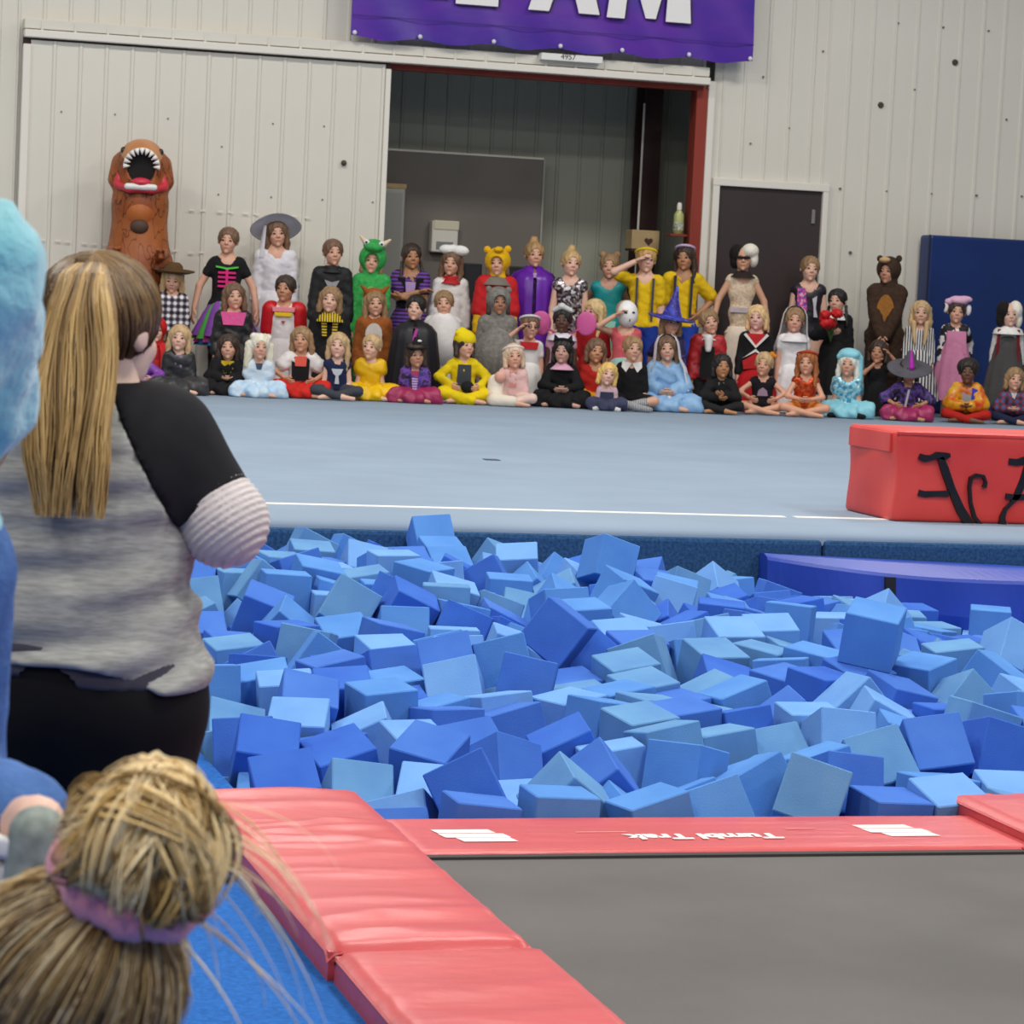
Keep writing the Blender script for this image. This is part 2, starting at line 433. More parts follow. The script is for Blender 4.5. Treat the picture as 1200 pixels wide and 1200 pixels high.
LET = [
    ('T', 479, 548, -6, [[(.33, 0), (.67, 0), (.67, .74), (1, .74), (1, 1), (0, 1), (0, .74), (.33, .74)]]),
    ('E', 534, 584, 4, [[(0, 0), (1, 0), (1, .24), (.42, .24), (.42, .38), (.9, .38), (.9, .62), (.42, .62), (.42, .76), (1, .76), (1, 1), (0, 1)]]),
    ('A', 619, 703, 11, [[(0, 0), (.29, 0), (.36, .2), (.64, .2), (.71, 0), (1, 0), (.66, 1), (.34, 1)]]),
    ('M', 711, 810, 20, [[(0, 0), (.21, 0), (.26, .62), (.46, .02), (.58, .02), (.72, .62), (.70, 0), (1, 0), (.92, 1), (.68, 1), (.52, .45), (.36, 1), (.1, 1)]]),
]
for ch, xa_, xb_, yb_, polys in LET:
    pa, pb = base(xa_, yb_), base(xb_, yb_)
    for vs, fs, m_ in letter(polys, pa.x, pa.z, pb.x - pa.x, HL):
        adopt(mesh_obj('letter' if m_ is M_let else 'letter_shadow', vs, fs, m_), bn)
for u in (.0, .165, .345, .51, .665, .835, 1.0):
    x_ = bl.x + (br.x - bl.x) * u
    b = bmesh.new(); bmesh.ops.create_uvsphere(b, u_segments=8, v_segments=6, radius=.022); bmesh.ops.translate(b, verts=b.verts, vec=(x_ + (.03 if u == 0 else -.03 if u == 1 else 0), YN - .03, bl.z + (br.z - bl.z) * u + .04))
    adopt(bm_obj('grommet', b, mat('grommet_white', '#e8e6ea', .4), smooth=True), bn)
sg = empty('small_sign', at_y(670, 68, YW - .27)); tag(sg, 'small white number sign fixed below the purple banner', 'sign')
pa, pb = at_y(635, 60, YW - .27), at_y(706, 77, YW - .27)
adopt(box('sign_plate', pa.x, pb.x, YW - .27, YW - .17, pb.z + .02, pa.z - .012, mat('sign_white', '#eeebe6', .6), bev=.003), sg)
cx, cz = (pa.x + pb.x) / 2 - .04, (pa.z + pb.z) / 2 + .03
t_ = text_mesh('sign_number', '4957', .075, mat('sign_ink', '#5a5750', .7), None, Matrix.Translation((cx, YW - .272, cz - .02)) @ Matrix.Rotation(PI / 2, 4, 'X'))
adopt(t_, sg)
# ================================================================== trampoline, mats, foam pit
M_red = mat('red_vinyl', '#cc4f51', .36, var=.05, scale=3, bump=.25, bscale=9, stretch=(1, 3, 1), spec=.5)
M_redside = M_red
M_bed = mat('trampoline_mesh', '#5d5a58', .75, color2='#6a6764', scale=1.6, detail=6, bump=.3, bscale=500, spec=.3)
tp = empty('trampoline', (2.5, 4.5, ZF)); tag(tp, 'long trampoline track with grey bed and red padded frame', 'trampoline')

def pad(name, x0, x1, y0, y1, z0, z1, wrinkle, seed, nx=24, ny=40):
    """soft vinyl pad: rounded box whose top carries cross wrinkles"""
    rnd = random.Random(seed)
    ws = [(rnd.uniform(0, 1), rnd.uniform(.02, .05), rnd.uniform(-.25, .25), rnd.uniform(.3, 1), rnd.uniform(0, 6)) for _ in range(26)]
    V, Fc = [], []
    for j in range(ny + 1):
        for i in range(nx + 1):
            u, v = i / nx, j / ny
            x, y = x0 + (x1 - x0) * u, y0 + (y1 - y0) * v
            e = min(u, 1 - u) * (x1 - x0); g = min(v, 1 - v) * (y1 - y0)
            z = z1
            if e < .03: z -= .018 * (1 - e / .03) ** 2
            if g < .03: z -= .018 * (1 - g / .03) ** 2
            for c, w, sl, am, ph in ws:
                d = (v - c - sl * .2 * (u - .5) - .006 * math.sin(u * 9 + ph)) / w * 1.8
                if abs(d) < 3: z += wrinkle * am * math.exp(-d * d) * math.sin(PI * u) ** .6
            V.append((x, y, z))
    for j in range(ny):
        for i in range(nx):
            a = j * (nx + 1) + i
            Fc.append((a, a + 1, a + nx + 2, a + nx + 1))
    top = mesh_obj(name, V, Fc, M_red, smooth=True)
    adopt(top, tp)
    sd_ = box(name + '_side', x0 + .004, x1 - .004, y0 + .004, y1 - .004, z0, z1 - .014, M_redside)
    sd_.parent = top; sd_.matrix_parent_inverse = top.matrix_world.inverted()
    sd_.matrix_parent_inverse = Matrix.Identity(4)
    return top
XL0, XL1 = 1.20, 1.64
pad('side_pad', XL0, XL1, 5.425, 7.12, ZF, .125, .009, 3, ny=110)
pad('side_pad', XL0 + .01, XL1 + .02, 2.6, 5.415, ZF, .12, .006, 8, ny=110)
pad('end_pad', 1.63, 3.34, 6.48, 6.915, ZF - .02, .09, .0015, 5, nx=60)
XR0 = at_z(1112, 929, .13).x
pad('side_pad', XR0, XR0 + .46, 2.6, 7.08, ZF, .13, .004, 11)
adopt(box('bed', 1.55, XR0 + .1, 1.0, 6.60, .055, .075, M_bed), tp)
adopt(box('bed_edge_band', 1.6, XR0, 6.455, 6.485, .074, .082, mat('black_webbing', '#3c3a3a', .8)), tp)
adopt(box('pad_skirt', XR0 - .03, XR0 + .005, 5.6, 6.92, ZF, .085, mat('dark_red_velcro', '#a5162c', .9, var=.2, scale=60)), tp)
# printing on the end pad: it reads from the pit side
M_print = mat('white_pad_print', '#f3e9e6', .6)
tc_ = at_z(826, 979.5, .093)
R180 = Matrix.Rotation(PI, 4, 'Z')
t_ = text_mesh('lettering', 'Tumbl Trak', .086, M_print, None, Matrix.Translation((tc_.x, tc_.y, .0925)) @ R180 @ Matrix.Diagonal((1, .95, 1, 1)), offset=.004, extrude=.0008); adopt(t_, tp)
for (px, py) in ((560, 979), (1054, 973)):
    c = at_z(px, py, .0925)
    for k, (w_, dy, dx) in enumerate(((.075, .052, -.02), (.085, .0, -.004), (.07, -.05, .016))):
        hw = w_
        vs = [(c.x + dx - hw, c.y + dy - .022, .0926), (c.x + dx + hw, c.y + dy - .022, .0926), (c.x + dx + hw - .01, c.y + dy + .022, .0926), (c.x + dx - hw - .01, c.y + dy + .022, .0926)]
        adopt(mesh_obj('logo_print', vs + [(v[0], v[1], .0915) for v in vs], [(0, 1, 2, 3), (7, 6, 5, 4), (0, 4, 5, 1), (1, 5, 6, 2), (2, 6, 7, 3), (3, 7, 4, 0)], M_print), tp)
for x0_, x1_, py in ((675, 735, 975), (920, 955, 971)):
    a = at_z(x0_, py, .0925); c = at_z(x1_, py, .0925)
    adopt(box('web_address_print', a.x, c.x, a.y - .004, a.y + .004, .0915, .0925, mat('faint_print', '#e2908c', .6)), tp)

# blue landing mat lying along the far right edge of the pit
bm_ = empty('landing_mat', (5.8, 11.8, 0.1)); tag(bm_, 'long royal blue landing mat with black straps at the foam pit edge', 'mat')
M_blue = mat('royal_vinyl', '#2344ad', .42, var=.12, scale=2, bump=.2, bscale=5, spec=.5)
TB0, TB1 = at_y(891, 648, 12.18), at_y(1200, 669, 12.18)
TF0 = at_y(891, 652, 12.05); TF1 = at_y(1200, 694, 11.55)
BF1 = at_y(1200, 752, 11.5)
nx, V, Fc = 44, [], []
x_end = 6.72
for i in range(nx + 1):
    u = i / nx
    x = TB0.x + (x_end - TB0.x) * u
    k = (x - TB0.x) / (TB1.x - TB0.x)
    yb_ = 12.19; yf = 12.08 - .55 * min(1, k) ** .8 - .02 * math.sin(9 * u)
    zt_ = TB0.z + (TB1.z - TB0.z) * k * .6; zf = zt_ - .01 - .03 * math.sin(PI * min(1, k)); zb = zt_ - .32 - .1 * k
    sag = .012 * math.sin(u * 23)
    V += [(x, yb_, zb), (x, yb_, zt_), (x, (yb_ + yf) / 2, zt_ + .004), (x, yf + .012, zf + .003), (x, yf, zf - .012), (x, yf - .012 + sag * .6, (zf + zb) / 2), (x, yf + .03, zb)]
n7 = 7
for i in range(nx):
    for k in range(n7):
        a, c = i * n7 + k, i * n7 + (k + 1) % n7
        Fc.append((a, a + n7, c + n7, c))
Fc += [tuple(range(n7)), tuple(nx * n7 + k for k in range(n7 - 1, -1, -1))]
lm = mesh_obj('mat_body', V, Fc, M_blue, smooth=False)
lm.data.update()
adopt(lm, bm_)
for i, dx in ((11, 0), (26, 0)):
    q = [Vector(V[i * n7 + k]) for k in (4, 5, 6)]
    vs = []
    for pnt in q:
        vs += [pnt + Vector((-.025, -.012, 0)), pnt + Vector((.025, -.012, 0)), pnt + Vector((.025, .01, 0)), pnt + Vector((-.025, .01, 0))]
    fs = []
    for s in range(2):
        for k in range(4): fs.append((s * 4 + k, s * 4 + (k + 1) % 4, s * 4 + 4 + (k + 1) % 4, s * 4 + 4 + k))
    adopt(mesh_obj('strap', vs, fs + [(0, 3, 2, 1), (8, 9, 10, 11)], mat('black_strap', '#15161a', .7)), bm_)

# red vinyl block with black taped lettering
rbk = empty('red_block', (6.5, 13.0, ZS)); tag(rbk, 'red vinyl spotting block with black lettering on the spring floor', 'block')
M_blockred = mat('block_red', '#cf3531', .42, color2='#de4a42', scale=2.2, bump=.5, bscale=3.5, spec=.5)
ZB1 = at_y(1052, 505, 12.74).z
bb_ = box_bm(5.6, 7.6, 12.74, 13.36, ZS, ZB1, .02, 3)
bmesh.ops.subdivide_edges(bb_, edges=[e for e in bb_.edges if e.calc_length() > .3], cuts=10, use_grid_fill=True)
rr_ = random.Random(2)
for v in bb_.verts:
    if v.co.y < 12.76: v.co.y += .012 * math.sin(v.co.x * 9 + v.co.z * 7) * math.sin((v.co.z - ZS) / (ZB1 - ZS) * PI)
    if v.co.x < 5.62: v.co.x += .012 * math.sin(v.co.y * 11 + v.co.z * 9) * math.sin((v.co.z - ZS) / (ZB1 - ZS) * PI)
adopt(bm_obj('block_body', bb_, M_blockred, smooth=True), rbk)
adopt(box('velcro_flap', 5.588, 5.605, 12.80, 13.33, ZB1 - .11, ZB1 - .012, M_blockred, bev=.004), rbk)
adopt(box('top_piping', 5.6, 7.6, 12.735, 12.75, ZB1 - .02, ZB1 - .002, M_blockred, bev=.004), rbk)
def zp(zx, zy):      # a point seen on the block's front face
    p = at_y(980 + zx / 5.4545, 470 + zy / 5.4545, 12.735); return p.x, p.z
M_black_tape = mat('black_tape', '#1d1b1d', .35, var=.2, scale=12)
STROKES = [
    [(530, 352, .018), (560, 365, .022), (605, 362, .016), (640, 345, .02), (690, 352, .024), (726, 345, .012)],
    [(665, 360, .018), (690, 430, .026), (735, 560, .024), (790, 690, .028), (850, 790, .03)],
    [(522, 585, .02), (560, 595, .02), (640, 592, .018), (715, 592, .02)],
    [(945, 552, .014), (955, 520, .009), (940, 480, .01), (895, 474, .012), (862, 490, .01), (852, 550, .009), (858, 650, .01), (880, 740, .014), (925, 792, .008)],
    [(1100, 385, .02), (1150, 392, .022), (1200, 380, .026), (1290, 380, .02)],
    [(1225, 380, .02), (1195, 500, .026), (1150, 610, .022), (1120, 650, .012)],
    [(1083, 608, .018), (1150, 615, .018), (1290, 610, .02)],
    [(1120, 650, .012), (1080, 690, .012), (1060, 740, .018), (1062, 792, .024)],
    [(1290, 380, .02), (1330, 520, .024), (1370, 660, .024), (1420, 792, .026)],
]
for st_ in STROKES:
    pts = []
    for zx, zy, hw in st_:
        X_, Z_ = zp(zx, zy); pts.append((X_, Z_, hw * .8))
    V, Fc = ribbon(pts, 0, 12.752, .026)
    adopt(mesh_obj('letter', V, Fc, M_black_tape), rbk)

# ------------------------------------------------------------------ foam pit: drop the cubes and let them settle
S = .178
rnd = random.Random(11)
_h = S / 2
def cube_mesh(nm, chips):
    b = bmesh.new(); bmesh.ops.create_cube(b, size=S)
    bmesh.ops.bevel(b, geom=list(b.edges), offset=.0035, segments=1, affect='EDGES')
    me = bpy.data.meshes.new(nm); b.to_mesh(me); b.free(); return me
base_me = cube_mesh('foam_cube', 0)
act = []
def foam_surface(x, y):
    """height of the heap: low at the trampoline, fuller toward the spring floor"""
    t = (y - 6.95) / 5.2
    return -.02 + .17 * t + .045 * math.sin(x * 1.7 + y * .9) - .2 * min(1, max(0, (x - 4.0) / 1.2)) * min(1, max(0, (y - 9.0) / 1.6))
k = 0
STEP = .213
for layer in range(2):
    y = 7.06 + .08 * layer
    while y < 12.1:
        x = 1.5 + .09 * layer
        while x < 6.64:
            dip = min(1, max(0, (x - 4.0) / 1.2)) * min(1, max(0, (y - 9.0) / 1.6))
            if not (x > 4.45 and y > 11.78 - .2 * (x - 4.62)) and not (layer == 1 and rnd.random() < dip * .85):
                o = bpy.data.objects.new('foam_cube', base_me); COL.objects.link(o)
                o.location = (x + rnd.uniform(-.02, .02), y + rnd.uniform(-.02, .02), foam_surface(x, y) - .02 + layer * .3 + rnd.uniform(-.03, .03))
                o.rotation_euler = (rnd.uniform(0, 6.28), rnd.uniform(0, 6.28), rnd.uniform(0, 6.28))
                act.append(o)
            x += STEP
        y += STEP
def blocker(x0, x1, y0, y1, z0, z1, rx=0):
    b = bmesh.new(); bmesh.ops.create_cube(b, size=1)
    for v in b.verts: v.co = Vector((v.co.x * (x1 - x0), v.co.y * (y1 - y0), v.co.z * (z1 - z0)))
    o = bm_obj('blocker', b); o.location = ((x0 + x1) / 2, (y0 + y1) / 2, (z0 + z1) / 2); o.rotation_euler.x = rx
    return o
sl = math.atan2(.17, 5.2)
pas = [blocker(.8, 7.2, 6.2, 12.9, -.78, -.26, sl), blocker(1.0, 1.385, 6.5, 12.6, -.9, 2.0), blocker(6.74, 7.0, 6.5, 12.6, -.9, 2.0),
       blocker(1.0, 7, 6.6, 6.93, -.9, 2.0), blocker(1.0, 7, 12.19, 12.5, -.9, 2.0)]
# uneven bed of hidden cubes so that the settled top stays rough
for i in range(260):
    x, y = rnd.uniform(1.5, 6.6), rnd.uniform(7.05, 12.1)
    o = blocker(x - .1, x + .1, y - .1, y + .1, 0, .2)
    o.location.z = foam_surface(x, y) - .29
    o.rotation_euler = (rnd.uniform(0, 3), rnd.uniform(0, 3), rnd.uniform(0, 3)); pas.append(o)
lmb = blocker(4.55, 6.9, 11.72, 12.5, -.4, 2.0); lmb.rotation_euler.z = -.2; pas.append(lmb)
bpy.ops.rigidbody.world_add()
def rigid(objs, typ):
    for o in bpy.context.view_layer.objects: o.select_set(False)
    for o in objs: o.select_set(True)
    bpy.context.view_layer.objects.active = objs[0]
    bpy.ops.rigidbody.objects_add(type=typ)
    for o in objs:
        rb = o.rigid_body; rb.collision_shape = 'BOX'; rb.friction = 1.6; rb.use_margin = True; rb.collision_margin = 0
        rb.linear_damping = .35; rb.angular_damping = .97; rb.restitution = 0
rigid(act, 'ACTIVE'); rigid(pas, 'PASSIVE')
SC.rigidbody_world.substeps_per_frame = 8
SC.rigidbody_world.solver_iterations = 12
SC.rigidbody_world.point_cache.frame_end = 60
for f_ in range(1, 30): SC.frame_set(f_)
settled = [o.matrix_world.copy() for o in act]
for o in act + pas:
    bpy.data.objects.remove(o)
bpy.ops.rigidbody.world_remove()
SC.frame_set(1)

def foam_mat(nm, c, c2):
    m = mat(nm, c, .92, color2=c2, scale=5, bump=.12, bscale=180, spec=.15); return m
FOAM = [foam_mat('foam_royal', '#3763c4', '#4070cc'), foam_mat('foam_sky', '#5187d0', '#5c93d8'), foam_mat('foam_faded', '#5c8cc2', '#6a9cca'),
        foam_mat('foam_mid', '#426fc8', '#4c7bd0'), foam_mat('foam_light', '#6a9cdc', '#76a8e2')]
FW_ = [.12, .3, .2, .24, .14]
FNAME = ['royal blue', 'sky blue', 'faded grey-blue', 'mid blue', 'pale blue']
FMESH = []
for m_ in FOAM:
    me = base_me.copy(); me.materials.append(m_); FMESH.append(me)
# how much of each cube the camera can see: pixels won in a coarse depth map of the cubes
order = []
W_ = 400
zbuf = np.full((W_, W_), 1e9); own = np.full((W_, W_), -1, int)
fN = np.array(FW); rN = np.array(RT); uN = np.array(UP); cN = np.array(CAM)
FACES = ((0, 1, 3, 2), (4, 6, 7, 5), (0, 4, 5, 1), (2, 3, 7, 6), (0, 2, 6, 4), (1, 5, 7, 3))
CORN = [Vector((x, y, z)) for x in (-_h, _h) for y in (-_h, _h) for z in (-_h, _h)]
zbuf[319:, :] = 0; zbuf[:, :60] = 0; zbuf[:305, :68] = 0
yy, xx = np.mgrid[0:W_, 0:W_]
for i, M in enumerate(settled):
    P = np.array([M @ c for c in CORN]) - cN
    dep = P @ fN; sx = 200 + (F_PX / 3) * (P @ rN) / dep; sy = 200 - (F_PX / 3) * (P @ uN) / dep
    x0, x1, y0, y1 = int(max(0, sx.min())), int(min(W_ - 1, sx.max())) + 1, int(max(0, sy.min())), int(min(W_ - 1, sy.max())) + 1
    if x1 <= x0 or y1 <= y0: continue
    gx, gy = xx[y0:y1, x0:x1] + .5, yy[y0:y1, x0:x1] + .5
    for f_ in FACES:
        qx, qy, qd = sx[list(f_)], sy[list(f_)], dep[list(f_)]
        ar = sum(qx[k] * qy[(k + 1) % 4] - qx[(k + 1) % 4] * qy[k] for k in range(4))
        if abs(ar) < .5: continue
        ins = np.ones(gx.shape, bool)
        for k in range(4):
            ex, ey = qx[(k + 1) % 4] - qx[k], qy[(k + 1) % 4] - qy[k]
            ins &= ((gy - qy[k]) * ex - (gx - qx[k]) * ey) * np.sign(ar) >= 0
        d_ = qd.mean()
        sub = zbuf[y0:y1, x0:x1]; w_ = ins & (d_ < sub)
        sub[w_] = d_; own[y0:y1, x0:x1][w_] = i
# pixels that the trampoline pads or the woman hide do not count
vis = np.bincount(own[own >= 0].ravel(), minlength=len(settled))
rank = np.argsort(-vis)
chosen = set(int(i) for i in rank[:300])
rest_v, rest_f, rest_m = [], [], []
for i, M in enumerate(settled):
    ci = rnd.choices(range(5), FW_)[0]
    if M.translation.z < -.9 or M.translation.z > 1.2: continue
    if i in chosen:
        o = bpy.data.objects.new('foam_cube', FMESH[ci]); COL.objects.link(o); o.matrix_world = M
        c_ = M.translation; up = max(abs(M.col[k_][2]) for k_ in range(3))
        how = 'lying flat' if up > .94 else 'balanced on a corner' if up < .74 else 'tilted on an edge'
        where = ('against the red end pad' if c_.y < 7.35 else 'below the blue landing mat' if c_.x > 4.4 and c_.y > 10.9 else 'below the spring floor edge' if c_.y > 11.6
                 else 'by the carpeted pit edge' if c_.x < 1.75 else 'in the front half of the foam heap' if c_.y < 9.3 else 'in the far half of the foam heap')
        lab = '%s foam cube %s %s' % (FNAME[ci], how, where)
        tag(o, lab, 'foam cube', lab.replace('cube', 'cubes', 1))
    else:
        n0 = len(rest_v)
        rest_v += [tuple(M @ c) for c in CORN]
        rest_f += [tuple(n0 + k for k in f_) for f_ in FACES]; rest_m += [ci] * 6
ro = mesh_obj('foam_cubes', rest_v, rest_f)
for m_ in FOAM: ro.data.materials.append(m_)
ro.data.polygons.foreach_set('material_index', rest_m)
tag(ro, 'blue foam cubes buried deeper in the foam pit', 'foam cubes', kind='stuff')
# ================================================================== people: signed-distance bodies turned into one skin
def nets(f, lo, hi, h):
    """surface nets of f < 0 inside the box lo..hi"""
    lo = np.asarray(lo, np.float32); n = np.maximum(3, np.ceil((np.asarray(hi, np.float32) - lo) / h).astype(int) + 1)
    ax = [lo[i] + h * np.arange(n[i], dtype=np.float32) for i in range(3)]
    X, Y, Z = np.meshgrid(*ax, indexing='ij')
    D = f(np.stack([X.ravel(), Y.ravel(), Z.ravel()], 1)).reshape(n)
    s = D < 0
    c = np.zeros(n - 1, np.int8)
    for dx in (0, 1):
        for dy in (0, 1):
            for dz in (0, 1):
                c += s[dx:n[0] - 1 + dx, dy:n[1] - 1 + dy, dz:n[2] - 1 + dz]
    A = np.argwhere((c > 0) & (c < 8))
    if len(A) == 0: return np.zeros((0, 3)), []
    acc = np.zeros((len(A), 3), np.float32); cnt = np.zeros(len(A), np.float32)
    for axis in range(3):
        o = [i for i in range(3) if i != axis]
        for p in (0, 1):
            for q in (0, 1):
                a = A.copy(); a[:, o[0]] += p; a[:, o[1]] += q
                b = a.copy(); b[:, axis] += 1
                da, db = D[tuple(a.T)], D[tuple(b.T)]
                m = (da < 0) != (db < 0)
                t = np.where(m, da / np.where(m, da - db, 1), 0)
                pos = a.astype(np.float32); pos[:, axis] += t
                acc[m] += pos[m]; cnt[m] += 1
    V = lo + h * acc / cnt[:, None]
    idx = -np.ones(n - 1, np.int64); idx[tuple(A.T)] = np.arange(len(A))
    faces = []
    for axis in range(3):
        o = [(axis + 1) % 3, (axis + 2) % 3]
        sl0 = [slice(None)] * 3; sl1 = [slice(None)] * 3
        sl0[axis] = slice(0, n[axis] - 1); sl1[axis] = slice(1, n[axis])
        E = np.argwhere(s[tuple(sl0)] != s[tuple(sl1)])
        E = E[(E[:, o[0]] > 0) & (E[:, o[1]] > 0) & (E[:, o[0]] < n[o[0]] - 1) & (E[:, o[1]] < n[o[1]] - 1)]
        if len(E) == 0: continue
        q = []
        for p, r in ((0, 0), (1, 0), (1, 1), (0, 1)):
            cc = E.copy(); cc[:, o[0]] -= p; cc[:, o[1]] -= r
            q.append(idx[tuple(cc.T)])
        Q = np.stack(q, 1)
        inside = s[tuple(E.T)]
        Q[~inside] = Q[~inside][:, ::-1]
        Q = Q[(Q >= 0).all(1)]
        faces.append(Q)
    Fq = np.concatenate(faces) if faces else np.zeros((0, 4), int)
    return V, Fq

def smin(a, b, k):
    h = np.clip(.5 + .5 * (b - a) / k, 0, 1)
    return b + (a - b) * h - k * h * (1 - h)

def cap(P, a, b, r1, r2, ys=1.0):
    a = np.asarray(a, np.float32); b = np.asarray(b, np.float32)
    pa = P - a; ba = b - a
    t = np.clip((pa @ ba) / max(1e-9, float(ba @ ba)), 0, 1)
    q = pa - t[:, None] * ba
    if ys != 1.0: q[:, 1] *= ys
    return np.sqrt((q * q).sum(1)) - (r1 + (r2 - r1) * t)

def ell(P, c, r):
    r = np.asarray(r, np.float32); q = (P - np.asarray(c, np.float32)) / r
    l = np.sqrt((q * q).sum(1)); return (l - 1) * float(r.min())

def union(P, prims, k, off=0.0):
    d = None
    for p in prims:
        e = ell(P, p[1], p[2]) if isinstance(p[0], str) else cap(P, p[0], p[1], p[2], p[3], p[4] if len(p) > 4 else 1.0)
        d = e if d is None else smin(d, e, k)
    return d - off

def bounds(prims, pad):
    L, H_ = [], []
    for p in prims:
        if isinstance(p[0], str):
            L.append(np.array(p[1]) - p[2]); H_.append(np.array(p[1]) + p[2])
        else:
            r = max(p[2], p[3])
            L += [np.array(p[0]) - r, np.array(p[1]) - r]; H_ += [np.array(p[0]) + r, np.array(p[1]) + r]
    return np.min(L, 0) - pad, np.max(H_, 0) + pad

def np_mesh(name, V, Fq, material, parent, smooth=True):
    me = bpy.data.meshes.new(name)
    V = np.asarray(V, np.float32); Fq = np.asarray(Fq, np.int32)
    me.vertices.add(len(V)); me.vertices.foreach_set('co', V.ravel())
    nf = len(Fq); w = Fq.shape[1]
    me.loops.add(nf * w); me.loops.foreach_set('vertex_index', Fq.ravel())
    me.polygons.add(nf); me.polygons.foreach_set('loop_start', np.arange(0, nf * w, w, dtype=np.int32))
    if smooth: me.polygons.foreach_set('use_smooth', np.ones(nf, bool))
    me.update(calc_edges=True); me.validate()
    if material: me.materials.append(material)
    o = bpy.data.objects.new(name, me); COL.objects.link(o)
    if parent: o.parent = parent
    return o

# ---- head and hand shared by everyone (unit height / unit length)
HEAD_N = [('e', (0, .06, .12), (.365, .44, .385)), ('e', (0, -.10, -.22), (.265, .29, .27))]
def head_sdf(P):
    d = union(P, HEAD_N, .16)
    d = smin(d, cap(P, (0, .03, -.25), (0, .09, -.62), .19, .2), .1)
    for sx in (-1, 1):
        d = -smin(-d, ell(P, (sx * .145, -.46, .03), (.075, .07, .05)), .05)          # eye sockets
        d = smin(d, ell(P, (sx * .375, .06, -.03), (.04, .085, .12)), .03)           # ears
        d = smin(d, ell(P, (sx * .15, -.27, -.13), (.1, .1, .09)), .08)              # cheeks
        d = smin(d, ell(P, (sx * .05, -.405, -.1), (.04, .045, .035)), .03)          # nostril wings
    d = smin(d, cap(P, (0, -.38, .06), (0, -.44, -.085), .03, .046), .04)            # nose
    d = smin(d, ell(P, (0, -.365, -.235), (.1, .05, .028)), .03)                      # upper lip
    d = smin(d, ell(P, (0, -.355, -.285), (.085, .05, .03)), .03)                     # lower lip
    d = smin(d, ell(P, (0, -.33, -.42), (.08, .08, .07)), .08)                        # chin
    return d
HV, HF = nets(head_sdf, (-.5, -.58, -.72), (.5, .6, .58), .033)
HFEAT = np.zeros((len(HV), 4), np.float32); HFEAT[:, 3] = 1
def soft(P, c, r): return np.clip(1.6 - 1.6 * (ell(P, c, r) / min(r) + 1) ** 2, 0, 1)
HFEAT[:, 0] = soft(HV, (0, -.38, -.262), (.12, .12, .05))
for sx in (-1, 1):
    HFEAT[:, 1] = np.maximum(HFEAT[:, 1], soft(HV, (sx * .15, -.40, .125), (.11, .16, .026)))
    HFEAT[:, 2] = np.maximum(HFEAT[:, 2], soft(HV, (sx * .2, -.32, -.12), (.12, .15, .1)) * .6)
def hand_sdf(P):
    pr = [((0, 0, .12), (0, 0, -.12), .15, .15, 1.35)]
    for i in range(4):
        x = -.16 + i * .107
        pr.append(((x * .8, 0, -.15), (x, 0, -.46), .09, .085, 1.3))
    d = union(P, pr, .08)
    for i, L in enumerate((.33, .44, .48, .42)):
        x = -.17 + i * .115
        f = np.minimum(cap(P, (x, 0, -.46), (x * 1.15, -.05, -.46 - L * .55), .062, .056), cap(P, (x * 1.15, -.05, -.46 - L * .55), (x * 1.15, -.2, -.46 - L * .95), .056, .048))
        d = smin(d, f, .03)
    f = np.minimum(cap(P, (.14, -.03, -.16), (.3, -.1, -.36), .085, .066), cap(P, (.3, -.1, -.36), (.31, -.18, -.55), .066, .054))
    return smin(d, f, .04)
HDV, HDF = nets(hand_sdf, (-.36, -.36, -1.06), (.48, .26, .32), .04)

_ev, _ef, _em = [], [], []
for j in range(7):
    for i in range(10):
        t, p_ = 2 * PI * i / 10, PI * j / 6
        _ev.append((.062 * math.sin(p_) * math.cos(t), -.05 * math.cos(p_), .04 * math.sin(p_) * math.sin(t)))
for j in range(6):
    for i in range(10):
        a, b_ = j * 10 + i, j * 10 + (i + 1) % 10
        _ef.append((a, a + 10, b_ + 10, b_)); _em.append(1 if j < 2 else 0)
EYE_ME = bpy.data.meshes.new('eye'); EYE_ME.from_pydata(_ev, [], _ef)
EYE_ME.materials.append(mat('eye_white', '#e8e2dc', .3)); EYE_ME.materials.append(mat('eye_iris', '#2a1c16', .25))
EYE_ME.polygons.foreach_set('material_index', _em); EYE_ME.polygons.foreach_set('use_smooth', [True] * len(_ef))

def skin(tone, brow='#6b4a33', paint=None):
    nm = 'skin_%s_%s_%s' % (tone, brow, paint)
    if nm in _MATS: return _MATS[nm]
    m = bpy.data.materials.new(nm); m.use_nodes = True
    nt = m.node_tree; b = nt.nodes['Principled BSDF']; b.inputs['Roughness'].default_value = .5
    b.inputs['Subsurface Weight'].default_value = 0.0
    at = nt.nodes.new('ShaderNodeAttribute'); at.attribute_name = 'feat'
    sp = nt.nodes.new('ShaderNodeSeparateColor'); nt.links.new(at.outputs['Color'], sp.inputs[0])
    c0 = lin(tone); last = None
    lip = tuple(v * k for v, k in zip(c0[:3], (.80, .42, .42))) + (1,)
    chk = tuple(min(1, v * k) for v, k in zip(c0[:3], (1.02, .78, .74))) + (1,)
    for ch, c in ((2, chk), (0, lip), (1, lin(brow))):
        mx = nt.nodes.new('ShaderNodeMix'); mx.data_type = 'RGBA'
        nt.links.new(sp.outputs[ch], mx.inputs[0])
        if last is None: mx.inputs[6].default_value = c0
        else: nt.links.new(last, mx.inputs[6])
        mx.inputs[7].default_value = c
        last = mx.outputs[2]
    nt.links.new(last, b.inputs['Base Color'])
    _MATS[nm] = m
    return m

